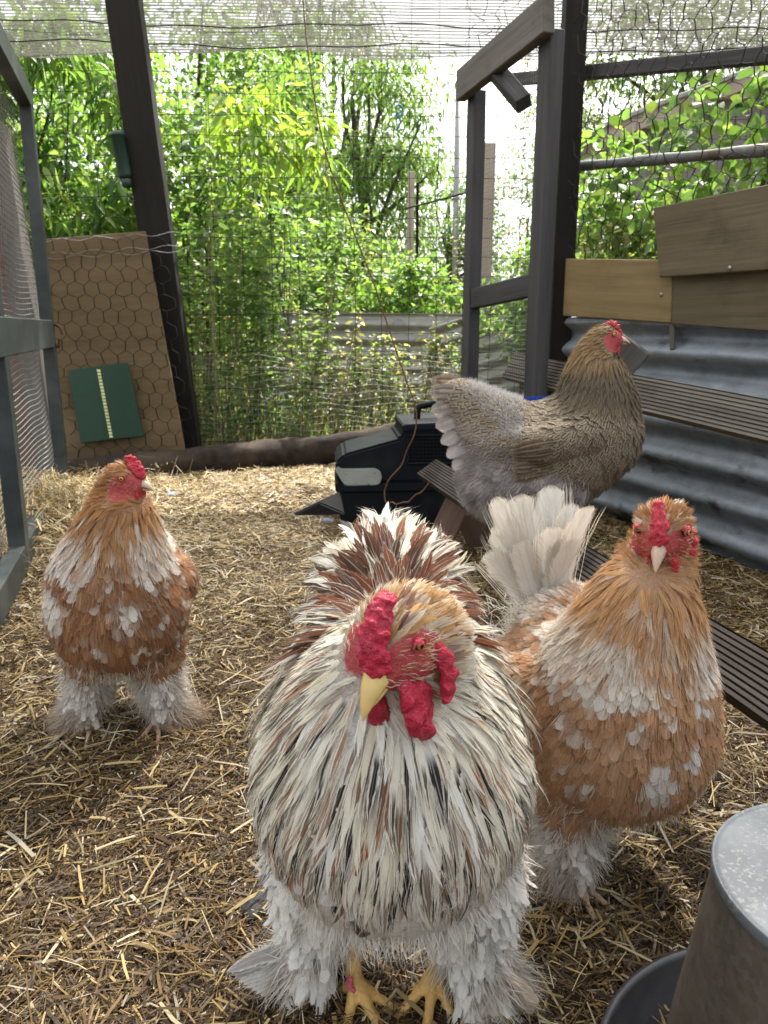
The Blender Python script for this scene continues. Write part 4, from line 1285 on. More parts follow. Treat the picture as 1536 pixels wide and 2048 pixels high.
# dry tall flowering weeds in the garden
for i, (px, D) in enumerate(((660, 7.2), (690, 7.4), (745, 7.), (790, 7.6), (850, 7.2), (905, 7.4), (590, 7.), (880, 8.5))):
    weed(('tall dry yellowish weed left of the hanging wire', 'dry weed just right of the hanging wire', 'tall dry weed below the blue twine knot', 'pale dry weed beside the pale fence post', 'dry stalky weed between fence post and metal pole', 'dry weed at the foot of the metal pole', 'dry yellowish weed furthest left in the garden', 'dry weed farthest back by the metal pole')[i], gp(px, D), 1.25 + .25 * (i % 3), 0, 4, 260, .05, .018, OL + [(.25, .2, .06)], .1, .006, group='tall dry weeds in the garden', rows=2)

# grass and ground cover beyond the fence
def garden_grass():
    n = 16000
    y = 4.6 + 8 * rng.uniform(0, 1, n) ** 1.4; x = rng.uniform(-.75, .75, n) * y + .2
    p = np.stack([x, y, np.zeros(n)], -1)
    d = unit(np.stack([rng.normal(0, .35, n), rng.normal(0, .35, n), np.ones(n)], -1))
    L = rng.uniform(.12, .5, n) * (1 + .1 * (y - 5)); W = rng.uniform(.006, .018, n) * (1 + .15 * (y - 5))
    o = leaves_obj('grass', p, d, L, W, YG + OL + OL, None, droop=.35, rows=3, face_up=.1)
    tag(o, 'rough grass and seedlings covering the garden beyond the fence', 'grass', kind='stuff')
garden_grass()

# ------------------------------------------------------------------ garden posts, shed, tub
def pole(name, px, D, ytop, r, mat, lab, cat, cap=True):
    b = P(px, 500, D); zt = P(px, ytop, D)[2]
    root = thing(name, lab, cat, (b[0], D, 0))
    c = np.array([(b[0], D, 0), (b[0], D, zt * .5), (b[0], D, zt)])
    obj('shaft', np_mesh('shaft', *tubes(c[None], r, 12, caps=True)), mat, root)
    if cap:
        V, F = lathe([(0, .02), (r * .8, .016), (r * 1.25, .004), (r * 1.25, -.03), (r, -.034)], 12)
        obj('cap', np_mesh('cap', V, F), mat, root, Matrix.Translation((b[0], D, zt)))
pole('metal_pole', 910, 8.2, 166, .028, M['galv_far'], 'slim galvanised pole rising against the sky', 'pole')
for px, D, yt, w_, lab in ((968, 8.2, 288, .13, 'broad pale timber post seen through the mesh door'), (818, 9., 345, .07, 'pale timber fence post left of the metal pole')):
    b = P(px, 500, D); zt = P(px, yt, D)[2]
    tag(board('fence_post', (b[0], D, 0), (b[0] + .02, D, zt), w_, .1, (0, -1, 0), M['pale_timber'], wob=.01, seg=5), lab, 'post')
a = P(834, 500, 8.6)
tag(board('fence_post', (a[0], 8.6, 0), (a[0], 8.6, P(834, 365, 8.6)[2]), .03, .03, (0, -1, 0), M['dark_post']), 'thin dark fence post between pale posts', 'post')

def build_shed():
    root = thing('shed', 'old mauve grey board shed with sloping roof behind the shrubs', 'shed', (3.3, 6.8, 0))
    x0, x1 = P(1268, 300, 6.8)[0], P(1268, 300, 6.8)[0] + 3.0
    n = 15
    zt0 = P(1268, 262, 6.8)[2]; slope = .36
    for i in range(n):
        xa = x0 + (x1 - x0) * (i + .5) / n
        board('board', (xa, 6.8, 0), (xa, 6.8, zt0 + slope * (xa - x0) - .02), (x1 - x0) / n - .008, .025, (0, -1, 0), M['mauve'], root)
    a, b = np.array((x0 - .35, 6.55, zt0 - slope * .35 + .03)), np.array((x1 + .3, 6.55, zt0 + slope * (x1 - x0 + .3) + .03))
    board('fascia', tuple(a), tuple(b), .12, .03, (0, -1, 0), M['pale_timber'], root)
    quad_slab('roof', [tuple(a + (0, 2.4, .12)), tuple(b + (0, 2.4, .12)), tuple(b + (0, -.06, .08)), tuple(a + (0, -.06, .08))], .03, M['galv_far'], root)
    bm = bmesh.new(); bmesh.ops.create_cube(bm, size=1, matrix=Matrix.Translation(((x0 + x1) / 2, 7.95, .9)) @ Matrix.Diagonal((x1 - x0 - .02, 2.2, 1.8, 1)))
    obj('side_wall', bm_mesh('side', bm), M['mauve'], root)
build_shed()
def build_tub():
    c = P(1275, 470, 5.6); c[2] = P(1275, 505, 5.6)[2] - .02
    root = thing('white_tub', 'white plastic tub half hidden behind the shrubs', 'tub', (c[0], c[1], 0))
    zt = P(1275, 415, 5.6)[2]
    V, F = lathe([(0, .02), (.13, .02), (.155, zt - .05), (.175, zt - .045), (.175, zt), (.165, zt), (.14, .06), (0, .06)], 28)
    obj('body', np_mesh('body', V, F), M['white_plastic'], root, Matrix.Translation((c[0], c[1], 0)))
    V, F = lathe([(0, zt + .03), (.1, zt + .028), (.178, zt + .012), (.18, zt - .01), (.17, zt - .012)], 28)
    obj('lid', np_mesh('lid', V, F), M['white_plastic'], root, Matrix.Translation((c[0], c[1], 0)))
build_tub()
# ------------------------------------------------------------------ feathers
def sample_surface(me, n, seed):
    r = np.random.default_rng(seed)
    V, N = co_no(me)
    me.calc_loop_triangles()
    T = np.empty(len(me.loop_triangles) * 3, np.int32); me.loop_triangles.foreach_get('vertices', T); T = T.reshape(-1, 3)
    A = np.linalg.norm(np.cross(V[T[:, 1]] - V[T[:, 0]], V[T[:, 2]] - V[T[:, 0]]), axis=1)
    k = r.choice(len(T), n, p=A / A.sum())
    b = r.dirichlet((1, 1, 1), n)[:, :, None]
    return (V[T[k]] * b).sum(1), unit((N[T[k]] * b).sum(1))

def dart(p, r):
    """Keep points at least r (per point) apart."""
    cell = float(np.max(r)); grid = {}; keep = []
    ij = np.floor(p / cell).astype(int)
    for i in range(len(p)):
        a, b, c = ij[i]; ok = True; q = p[i]; rr = r[i] * r[i]
        for x in (a - 1, a, a + 1):
            for y in (b - 1, b, b + 1):
                for z in (c - 1, c, c + 1):
                    for j in grid.get((x, y, z), ()):
                        e = p[j]
                        if (e[0]-q[0])**2 + (e[1]-q[1])**2 + (e[2]-q[2])**2 < rr: ok = False; break
                    if not ok: break
                if not ok: break
            if not ok: break
        if ok:
            grid.setdefault((a, b, c), []).append(i); keep.append(i)
    return np.array(keep, int)

def vane(p, d, n, L, W, lift, curl, sbend, kind, ca, cb, pat, pv, camber=.25, r=None, rag=.12, snap=None, h=(0., .004), keep=.6):
    """Feathers: a curved shaft with a vane on each side. All per-feather arrays of length N."""
    N = len(p); n = n.copy()
    r = r or np.random.default_rng(5)
    d = unit(d - n * (d * n).sum(1, keepdims=True)); s = np.cross(d, n)
    if kind == 'round':
        tv = np.array((0, .18, .38, .58, .74, .86, .95, 1.0)); wv = np.array((.30, .62, .88, 1, .97, .80, .48, .06))
    elif kind == 'lance':
        tv = np.array((0, .15, .35, .55, .72, .86, 1.0)); wv = np.array((.35, .8, 1, .9, .64, .34, .03))
    elif kind == 'sickle':
        tv = np.linspace(0, 1, 11); wv = np.array((.3, .7, .9, 1, 1, .97, .9, .78, .6, .36, .03))
    elif kind == 'tail':
        tv = np.array((0, .12, .28, .44, .6, .74, .86, .94, .98, 1.0)); wv = np.array((.25, .5, .72, .88, .98, 1, .92, .70, .42, .08))
    K = len(tv)
    pos = p.copy(); C = [pos]; NN = []; SS = []; BN = []
    ang0, b0 = lift, np.zeros(N)
    if snap is not None:
        lift, curl = 0 * L, 0 * L; hj = r.uniform(.6, 1.4, N)
    for i in range(K):
        t = tv[i]
        if snap is not None and i:
            q = C[-1]
            for m in range(N):
                lo, nr, _, _ = snap.find_nearest(q[m])
                nr = np.array(nr); hh = (h[0] + (h[1] - h[0]) * t) * hj[m]
                sd_ = float((q[m] - np.array(lo)) @ nr)
                if sd_ < hh: q[m] += nr * (hh - sd_)
                elif sd_ > hh: q[m] -= nr * (sd_ - hh) * (1 - keep)
                n[m] = nr
            d = unit(d - n * (d * n).sum(1, keepdims=True)); s = np.cross(d, n)
        a = lift + curl * t; sb = sbend * t
        dd = (d * np.cos(sb)[:, None] + s * np.sin(sb)[:, None]) * np.cos(a)[:, None] + n * np.sin(a)[:, None]
        ss = unit(s * np.cos(sb)[:, None] - d * np.sin(sb)[:, None])
        NN.append(unit(np.cross(ss, dd))); SS.append(ss); BN.append(n.copy() if snap is not None else NN[-1] * np.sign((NN[-1] * n).sum(1, keepdims=True) + 1e-9))
        if i < K - 1:
            C.append(C[-1] + dd * (L * (tv[i + 1] - t))[:, None])
    C, NN, SS = np.stack(C, 1), np.stack(NN, 1), np.stack(SS, 1)
    w = (W[:, None] * .5 * wv)
    jl = 1 + r.normal(0, rag, (N, K)); jr = 1 + r.normal(0, rag, (N, K))
    cam = camber
    Lft = C - SS * (w * jl)[..., None] - NN * (w * cam)[..., None]
    Rgt = C + SS * (w * jr)[..., None] - NN * (w * cam)[..., None]
    V = np.stack([Lft, C, Rgt], 2).reshape(N, -1, 3)
    uv = np.stack([np.tile((0., .5, 1.), K), np.repeat(tv, 3)], -1)
    b = np.arange(N)[:, None] * K * 3; F = []
    for k in range(K - 1):
        q = k * 3
        F += [b + np.array((q, q + 1, q + 4, q + 3)), b + np.array((q + 1, q + 2, q + 5, q + 4))]
    rep = lambda x: np.repeat(np.asarray(x, float), K * 3, 0)
    return dict(C=C, SS=SS, W=W, bn=np.repeat(np.stack(BN, 1).reshape(-1, 3), 3, 0), fa=np.asarray(ca, float), fb=np.asarray(cb, float), V=V.reshape(-1, 3), F=np.concatenate(F), uv=np.tile(uv, (N, 1)), ca=rep(ca), cb=rep(cb), pat=rep(pat), pv=rep(pv))

def feather_obj(name, batches, parent, kind='stuff', label=None):
    off = 0; F = []
    for b in batches:
        F.append(b['F'] + off); off += len(b['V'])
    cat = lambda k: np.concatenate([b[k] for b in batches])
    me = np_mesh(name, cat('V'), np.concatenate(F), True, cat('uv'), {'ca': rgba(cat('ca')), 'cb': rgba(cat('cb')), 'pat': cat('pat'), 'pv': cat('pv'), 'bn': cat('bn')})
    o = obj(name, me, M['feather'], parent, local=True, kind=kind)
    if label: o['label'] = label
    return o

def wisps(name, batches, parent, per=5, r=None, ext=.18, width=.00065, cb_mix=.4, spread=1.3, dark=0.):
    """Loose barbs running along and past the feathers, so that their edges break up."""
    r = r or np.random.default_rng(4); Vs = []; cs = []
    for b in batches:
        C, SS, W = b['C'], b['SS'], b['W']; N, K, _ = C.shape
        for q in range(per):
            a = (r.uniform(-1, 1, N) * W * .5)[:, None]
            k0 = int(r.integers(1, max(2, K // 2))); k1 = (k0 + K) // 2
            up = (b['bn'].reshape(N, K, 3, 3)[:, k1, 1]) * r.uniform(.0002, .0022, N)[:, None]
            Lt = np.linalg.norm(C[:, -1] - C[:, -2], axis=1, keepdims=True) + np.linalg.norm(C[:, -1] - C[:, k0], axis=1, keepdims=True)
            tip = C[:, -1] + unit(C[:, -1] - C[:, -3]) * Lt * ext * r.uniform(-1.2, 1, (N, 1))
            c0, c1, c2 = C[:, k0] + SS[:, k0] * a, C[:, k1] + SS[:, k1] * a * 1.15 + up, tip + SS[:, -1] * a * spread + up
            w = (width * r.uniform(.6, 1.5, N))[:, None] * .5
            Vs.append(np.stack([c0 - SS[:, k0] * w, c0 + SS[:, k0] * w, c1 - SS[:, k1] * w, c1 + SS[:, k1] * w, c2], 1))
            m = (r.uniform(0, 1, N) * cb_mix)[:, None]
            cs.append((b['fa'] * (1 - m) + b['fb'] * m) * r.uniform(.8 - dark, 1.08, (N, 1)))
    V = np.concatenate(Vs); col = np.clip(np.concatenate(cs), 0, 1)
    bb = np.arange(len(V))[:, None] * 5
    me = np_mesh(name, V.reshape(-1, 3), [bb + np.array((0, 1, 3, 2)), bb + np.array((2, 3, 4))], True, None, {'ca': rgba(np.repeat(col, 5, 0))})
    return obj(name, me, M['fluff'], parent, local=True, kind='stuff')

def fluff_obj(name, p, d, n, L, W, col, parent, wave=.35, down=.25, r=None):
    """Wispy down: thin tapering barbs."""
    r = r or np.random.default_rng(9); N = len(p)
    dd = unit(d + r.normal(0, wave, (N, 3)))
    s = unit(np.cross(dd, r.normal(0, 1, (N, 3))))
    g = np.array((0, 0, -1.))
    c0 = p; c1 = p + dd * (L * .5)[:, None] + s * (r.normal(0, .08, N) * L)[:, None]
    c2 = p + dd * (L * .98)[:, None] + g * (L * down)[:, None] + s * (r.normal(0, .2, N) * L)[:, None]
    w = W[:, None] * .5
    V = np.stack([c0 - s * w, c0 + s * w, c1 - s * w * .8, c1 + s * w * .8, c2], 1)
    b = np.arange(N)[:, None] * 5
    me = np_mesh(name, V.reshape(-1, 3), [b + np.array((0, 1, 3, 2)), b + np.array((2, 3, 4))], True, None, {'ca': rgba(np.repeat(col, 5, 0))})
    return obj(name, me, M['fluff'], parent, local=True, kind='stuff')

class Flow:
    """Direction in which plumage lies: from the head along the spine to the tail."""
    def __init__(s, spine, down=.45, width=.05):
        s.c = resample(np.array(spine)[:, :3], 60); s.t = unit(np.gradient(s.c, axis=0)); s.down = down; s.w = width
    def __call__(s, p):
        out = np.empty_like(p)
        for i in range(0, len(p), 4000):
            q = p[i:i + 4000]
            d = np.linalg.norm(q[:, None] - s.c[None], axis=2)
            w = np.exp(-((d - d.min(1, keepdims=True)) / s.w))
            out[i:i + 4000] = unit((w[..., None] * s.t).sum(1)) + np.array((0, 0, -s.down))
        return unit(out)

# ------------------------------------------------------------------ heads and legs
class HeadFrame:
    def __init__(s, c, fwd, roll=0.):
        s.c = np.array(c, float); s.f = unit(np.array(fwd, float))
        r = np.cross(s.f, (0, 0, 1.)); s.r = unit(r); s.u = np.cross(s.r, s.f)
        if roll:
            ru = s.r * math.cos(roll) + s.u * math.sin(roll); s.u = s.u * math.cos(roll) - s.r * math.sin(roll); s.r = ru
    def at(s, f, r=0., u=0.): return s.c + s.f * f + s.r * r + s.u * u
    def loc(s, p):
        q = p - s.c
        return q @ s.f, q @ s.r, q @ s.u
    def mat(s, f=0, r=0, u=0):
        m = Matrix((Vector(s.r), Vector(s.f), Vector(s.u))).transposed().to_4x4(); m.translation = Vector(s.at(f, r, u)); return m
    def sph(s, f, r, u, rad): return (*s.at(f, r, u), rad)

def beak_mesh(Lb, w, h, lower=False, hook=.35):
    k, n = 12, 14; V = []
    for i in range(k):
        t = i / (k - 1)
        ww = w * (1 - t ** 1.4) ** .8 + .0004; hh = h * (1 - t ** 1.5) ** .8 + .0004
        cz = (-hook * Lb * t ** 2.2) if not lower else (-.06 * Lb * t)
        for j in range(n):
            a = j / n * 2 * math.pi
            z = math.sin(a) * hh; z = z if z > 0 else z * .45
            if lower: z = -z * .8
            ridge = 1 - .18 * max(0, math.sin(a)) if not lower else 1
            V.append((math.cos(a) * ww * ridge, t * Lb, cz + z))
    V.append((0, Lb * 1.0, -hook * Lb * 1.05 if not lower else -.06 * Lb))
    i = np.arange(k - 1)[:, None] * n; j = np.arange(n)[None]; j2 = (j + 1) % n
    F = np.stack([i + j, i + j2, i + n + j2, i + n + j], -1).reshape(-1, 4)
    T = np.array([((k - 1) * n + a, (k - 1) * n + (a + 1) % n, k * n) for a in range(n)])
    return np_mesh('beak', np.array(V), [F, T])

def eye_mesh(rad, iris):
    V, F = lathe([(0, rad), (rad * .30, rad * .95), (rad * .36, rad * .93), (rad * .66, rad * .75), (rad * .72, rad * .69), (rad * .95, rad * .3), (rad, 0), (rad * .7, -rad * .7), (0, -rad)], 20)
    k = np.repeat(np.arange(9), 20)
    col = np.where((k <= 1)[:, None], (.004, .004, .004), np.where((k <= 3)[:, None], iris, (.03, .012, .008)))
    return np_mesh('eye', V, F, True, None, {'ca': rgba(col)})
M['eye'] = attr_mat('eye', .08, 0, .7)

from mathutils.bvhtree import BVHTree
def bvh_of(me):
    V, _ = co_no(me)
    return BVHTree.FromPolygons([tuple(v) for v in V], [tuple(p.vertices) for p in me.polygons])

def mirror(xs): return [(x[0], -x[1], *x[2:]) for x in xs]

def build_head(root, H, big, beakL, beak_mat, red, comb, wattles, lobes, iris=(.55, .22, .04), eye_r=.0058, eye_pos=(.013, .0265, .010), lid_drop=.0, bw=.0085, bh=.010, beak_f=.034, beak_u=-.004, beak_tilt=0.):
    bm_ = H.mat(beak_f, 0, beak_u) @ Matrix.Rotation(beak_tilt, 4, 'X')
    obj('beak', beak_mesh(beakL, bw, bh), beak_mat, root, bm_, local=True)
    obj('lower_beak', beak_mesh(beakL * .8, bw * .8, bh * .55, True), beak_mat, root, H.mat(beak_f - .002, 0, beak_u - bh * .5) @ Matrix.Rotation(beak_tilt - .12, 4, 'X'), local=True)
    for sx in (1, -1):
        ax = Vector(H.r * sx * .95 + H.f * .30 + H.u * .05)
        m = ax.to_track_quat('Z', 'Y').to_matrix().to_4x4(); m.translation = Vector(H.at(eye_pos[0], eye_pos[1] * sx, eye_pos[2]))
        e = obj('eye', eye_mesh(eye_r, iris), M['eye'], root, m, local=True)
        # eyelids: a fleshy ring round the eye
        a = np.linspace(0, 2 * math.pi, 25)
        ring = np.stack([np.cos(a) * eye_r * 1.12, np.sin(a) * eye_r * (1.02 - .3 * lid_drop), 0 * a + eye_r * .42], -1)
        V, F = tubes(ring[None], eye_r * .20, 6)
        obj('eyelid', np_mesh('lid', V, F), M['lid'], e, Matrix.Rotation(.5, 4, 'Z'), local=True)
        if lid_drop:
            th = np.linspace(math.pi / 2, math.asin(.62 - .45 * lid_drop), 7)
            V, F = lathe(np.stack([np.cos(th), np.sin(th)], -1) * eye_r * 1.05, 20)
            obj('upper_lid', np_mesh('lid', V, F), red, e, Matrix.Rotation(R(-90), 4, 'X') @ Matrix.Rotation(R(-12), 4, 'X'), local=True)
    def lump(name, sph, vox, amp, sc, seed, sm=3, rid=False, flat=1.):
        me = blob(sph, vox, sm); displace(me, amp, sc, seed, rid)
        if flat < 1:
            V, N = co_no(me); k = (V - V.mean(0)) @ H.r
            V = V - np.outer(k * (1 - flat), H.r) + np.outer(.0012 * big * vnoise(V, .012 * big, seed), H.r)
            me.vertices.foreach_set('co', V.astype(np.float32).ravel()); me.update()
        return obj(name, me, red, root, local=True)
    lump('comb', [(*H.at(f, r, u), s) for f, r, u, s in comb], .0014, .0027 * big, .0088 * big, 3, 2, True)
    for k, w in enumerate(wattles):
        lump('wattle', [(*H.at(f, r, u), s) for f, r, u, s in w], .0014, .0012 * big, .006 * big, 5 + k, 3, False, .55)
    for k, w in enumerate(lobes):
        lump('earlobe', [(*H.at(f, r, u), s) for f, r, u, s in w], .0014, .0009, .006, 8 + k, 3, False, .6)

def bristles(root, me, H, mask, n, L, cols, seed=3):
    r = np.random.default_rng(seed)
    p, nn = sample_surface(me, 40000, seed); k = mask(p); p, nn = p[k], nn[k]
    k = r.choice(len(p), min(n, len(p)), replace=False); p, nn = p[k], nn[k]; N = len(p)
    d = unit(np.tile(-H.f * .8 - H.u * .25, (N, 1)) + nn * .5)
    c = np.array(cols)[r.integers(0, len(cols), N)]
    fluff_obj('face_bristles', p, d, nn, r.uniform(.5, 1.1, N) * L, np.full(N, .0008), c, root, .25, .1, r)

def build_leg(root, ankle, toe_dirs, Lt, r0, mat, shank_top=None):
    """A scaly shank with three front toes, a hind toe and claws; one mesh, claws as children."""
    ankle = np.array(ankle, float); sp = []
    top = np.array(shank_top if shank_top is not None else ankle + (0, 0, .08), float)
    sp += chain([(*top, r0 * 1.15), (*ankle, r0)])
    claws = []
    for ang, f in toe_dirs:
        d = np.array((math.sin(ang), -math.cos(ang), 0))
        a = ankle + d * r0 * .4
        pts = [(*a, r0 * .85), (*(ankle + d * Lt * f * .4 + (0, 0, -ankle[2] * .45)), r0 * .66), (*(ankle + d * Lt * f * .75 + (0, 0, -ankle[2] + r0 * .55)), r0 * .58), (*(ankle + d * Lt * f + (0, 0, -ankle[2] + r0 * .40)), r0 * .40)]
        sp += chain(pts)
        e = np.array(pts[-1][:3])
        claws.append(resample([e, e + d * .010 + (0, 0, .001), e + d * .019 + (0, 0, -.004)], 6))
    me = blob(sp, r0 * .26, 3); displace(me, r0 * .10, r0 * .7, 4)
    leg = obj('leg', me, mat, root, local=True)
    for c in claws:
        V, F = tubes(np.array([c]), (r0 * .38 * np.array((1, .9, .75, .55, .35, .08)))[None], 8)
        obj('claw', np_mesh('claw', V, F), M['beak_pale'], leg, local=True)
    return leg

def basecol(me, fn):
    V, N = co_no(me); c = fn(V, N)
    a = me.attributes.new('ca', 'FLOAT_COLOR', 'POINT'); a.data.foreach_set('color', rgba(c).astype(np.float32).ravel())

def lerp(a, b, t): return np.asarray(a) * (1 - t[:, None]) + np.asarray(b) * t[:, None]
def ss(e0, e1, x): t = np.clip((x - e0) / (e1 - e0), 0, 1); return t * t * (3 - 2 * t)

RED = np.array((.46, .06, .06))
WHITE = np.array((.78, .735, .66)); CREAM = np.array((.72, .56, .36)); ORANGE = np.array((.42, .165, .048)); RUST = np.array((.26, .085, .025)); BUFF = np.array((.56, .30, .11))

def face_mask(H, p, k=1.0, back=-.006):
    f, r, u = H.loc(p)
    d = np.sqrt(f * f + r * r + u * u)
    side = (np.abs(r) > .010 * k) & (((f - .014 * k) / (.024 * k)) ** 2 + ((u + .006 * k) / (.024 * k)) ** 2 < 1)
    front = (f > .022 * k) & (u < .012 * k) & (u > -.026 * k)
    return (d < .060 * k) & (side | front)

# ------------------------------------------------------------------ the two buff and white hens
def buff_hen(label, loc, rotz, head_c, head_f, seed, lift_head, legs, tail, white_spots, neck_k=1.0, roll=0., body_x=1.0, fs=1.0, orange=(.37, .170, .075), rust=(.24, .098, .042)):
    ORANGE, RUST = np.array(orange), np.array(rust)
    r = np.random.default_rng(seed)
    root = thing('hen', label, 'hen', loc, rotz, 'hens in the run')
    root['label'] = label
    hz = lift_head
    hc = np.array(head_c); hf = unit(np.array(head_f, float)) * (1, 1, 0)
    sp = chain([(0, .185, .30, .062), (0, .10, .275, .105), (0, .02, .235, .127), (0, -.03, .245, .128), (0, -.045, .30, .112)]) \
       + chain([(0, -.045, .30, .112), (hc[0] * .35, -.055, .37, .083), (hc[0] * .65, -.06, .42, .062), (*(hc - hf * .024 + (0, .012, -.050)), .043), (*(hc - hf * .012 + (0, .004, -.010)), .033)])
    H = HeadFrame(hc, head_f, roll)
    sp += [H.sph(0, 0, 0, .0325), H.sph(.012, 0, -.002, .026), H.sph(.024, 0, -.006, .019), H.sph(.008, .012, -.010, .019), H.sph(.008, -.012, -.010, .019)]
    for sx in (1, -1):
        sp += chain([(sx * .085, -.01, .28, .045), (sx * .100, .06, .26, .042), (sx * .09, .14, .275, .025)])     # wings
    for (lx, ly, out) in legs:
        sp += chain([(lx * .9, ly + .02, .16, .060), (lx, ly + .005, .10, .040), (lx + out * .006, ly, .06, .032), (lx + out * .018, ly + .004, .022, .034), (lx + out * .04, ly + .008, .012, .018)])
    sp = [(s[0] * body_x, *s[1:]) for s in sp]
    me = blob(sp, .0055, 5)
    body = obj('body', me, M['skin'], root, local=True)
    basecol(me, lambda V, N: np.where(face_mask(H, V)[:, None], RED, lerp(CREAM * .9, ORANGE * .8, ss(.16, .24, V[:, 2]))))
    tree = bvh_of(me)
    flow = Flow([(*hc, 0), (0, -.04, .41, 0), (0, -.02, .32, 0), (0, .05, .25, 0), (0, .2, .30, 0)], .55)
    bristles(root, me, H, lambda q: face_mask(H, q), 420, .009, [BUFF, CREAM, ORANGE])
    # --- contour feathers
    p, n = sample_surface(me, 60000, seed)
    f_, r_, u_ = H.loc(p); dh = np.sqrt(f_**2 + r_**2 + u_**2)
    leg_d = np.min([np.hypot(p[:, 0] - lx * body_x, p[:, 1] - ly) for lx, ly, o in legs], 0)
    isleg = (p[:, 2] < .105)
    neck = ss(.33, .42, p[:, 2])
    headm = ss(.075, .045, dh)
    space = fs * .0118 * (1 - neck) + fs * .0078 * neck; space = space * (1 - headm) + .0046 * headm
    k = ~face_mask(H, p) & ~isleg & ~((dh < .05) & (f_ > .026))
    p, n, space = p[k], n[k], space[k]
    k = dart(p, space); p, n = p[k], n[k]
    f_, r_, u_ = H.loc(p); dh = np.sqrt(f_**2 + r_**2 + u_**2); headm = ss(.075, .045, dh)
    z = p[:, 2]; neck = ss(.33, .42, z); N = len(p)
    d = flow(p)
    d = unit(d * (1 - headm)[:, None] + (-H.f * .9 - H.u * .45) * headm[:, None] + r.normal(0, .10, (N, 3)))
    L = fs * .036 * (1 - neck) + .046 * neck; L = L * (1 - headm) + .017 * headm
    W = fs * .0205 * (1 - neck) + .0105 * neck; W = W * (1 - headm) + .0058 * headm
    belly = ss(.20, .14, z)
    L = L * (1 + .25 * belly) * r.uniform(.85, 1.15, N); W = W * r.uniform(.85, 1.15, N)
    b1 = vnoise(p, .055, seed + 1); b2 = vnoise(p, .022, seed + 2); rn = r.normal(0, 1, N)
    # where white shows: a cape below the neck, split down the throat, and blotches
    cape = ss(.325, .35, z + .018 * b2) * ss(.45, .405, z + .012 * b2)
    throat = np.exp(-((p[:, 0] - hc[0] * .5) / .026) ** 2) * (n[:, 1] < 0)
    pw = np.clip(cape * (1.0 - .75 * throat) - .12, 0, 1)
    side = ss(.075, .115, np.abs(p[:, 0]))
    pw = np.maximum(pw, .09 + .24 * ss(.55, 1.1, b1 + .5 * b2) + .18 * side * ss(.2, .8, b2) + .08 * b2)
    pw = np.maximum(pw, .55 * ss(.150, .110, z))
    pw = np.maximum(pw, .8 * ss(.10, .14, p[:, 1]))
    for (sx, sy, sz, sr) in white_spots:
        pw = np.maximum(pw, np.exp(-(((p[:, 0] - sx) / sr) ** 2 + ((p[:, 2] - sz) / (sr * 1.7)) ** 2) ** 2) * (n[:, 1] < .2) * 1.2)
    wm = ss(.15, .95, pw + .20 * r.normal(0, 1, N) * (pw > .05)); iswhite = wm > .55
    base = lerp(ORANGE, RUST, np.clip(.45 + .4 * b1 + .12 * rn, 0, 1))
    base = lerp(base, BUFF, np.clip(.55 * neck + .2 * b2, 0, 1))
    hd = ss(.44, .49, z - (hc[2] - .5))
    base = lerp(base, np.array((.38, .18, .068)), hd)
    ca = lerp(base * r.uniform(.86, 1.12, (N, 1)), WHITE * r.uniform(.9, 1.02, (N, 1)), wm)
    cb = np.where(iswhite[:, None], np.where((neck > .3)[:, None], BUFF * .95, np.array((.60, .42, .24))), lerp(base, CREAM, np.full(N, .62)) * r.uniform(.85, 1.1, (N, 1)))
    cb = np.where((hd > .5)[:, None], BUFF * 1.05, cb)
    lace = np.where(iswhite, r.uniform(.35, .85, N) + .25 * neck, r.uniform(.2, .62, N)); lace = lace * (1 - .5 * hd)
    pat = np.stack([0 * lace, lace, 0 * lace], -1); pv = np.stack([.2 + 0 * lace, .3 + 0 * lace, r.uniform(0, 1, N)], -1)
    lf = np.where(headm > .3, .10, .16) * (1 + .5 * belly); cu = -.55 * (1 - .35 * neck)
    sb = r.normal(0, .22, N)
    p0 = p - n * .002
    isn = neck > .45
    bs = []
    for m, kd in ((isn, 'lance'), (~isn, 'round')):
        bs.append(vane(p0[m], d[m], n[m], L[m], W[m], (np.full(N, 0.) + lf)[m], (cu * np.ones(N))[m], sb[m], kd, ca[m], cb[m], pat[m], pv[m], r=r, snap=tree, h=(-.001, .0065), keep=.75))
    feather_obj('plumage', bs, root)
    wisps('loose_barbs', bs, root, 9, r, ext=.42, width=.00055)
    # --- fluff under the belly and on the legs
    p, n = sample_surface(me, 90000, seed + 5)
    leg = p[:, 2] < .115
    q = (leg & (r.uniform(0, 1, len(p)) < .55)) | ((p[:, 2] < .17) & (r.uniform(0, 1, len(p)) < .25)) | ((p[:, 1] > .11) & (r.uniform(0, 1, len(p)) < .35))
    p, n = p[q], n[q]; N = len(p)
    near = np.argmin([np.hypot(p[:, 0] - lx * body_x, p[:, 1] - ly) for lx, ly, o in legs], 0)
    lx = np.array([l[0] * body_x for l in legs])[near]; ly = np.array([l[1] for l in legs])[near]; ou = np.array([l[2] for l in legs])[near]
    rad = np.stack([p[:, 0] - lx + .02 * ou, p[:, 1] - ly, 0 * lx], -1)
    leg = p[:, 2] < .115
    dd = np.where(leg[:, None], unit(rad) * (.55 + .85 * ss(.09, .03, p[:, 2]))[:, None] + np.array((0, 0, -.75)) * (1 - .45 * ss(.07, .0, p[:, 2]))[:, None] + n * .25, flow(p) + n * .35)
    L = np.where(leg, r.uniform(.018, .040, N) * (1 + .5 * ss(.07, .02, p[:, 2])), r.uniform(.015, .035, N))
    dirt = ss(.085, .01, p[:, 2] + .014 * r.normal(0, 1, N))
    col = lerp(WHITE * .97, np.array((.42, .29, .18)), dirt * .85) * r.uniform(.8, 1.05, (N, 1))
    bel = (p[:, 2] > .115) & (p[:, 1] < .11)
    col = np.where(bel[:, None] & (r.uniform(0, 1, N) < .5)[:, None], CREAM * .85, col)
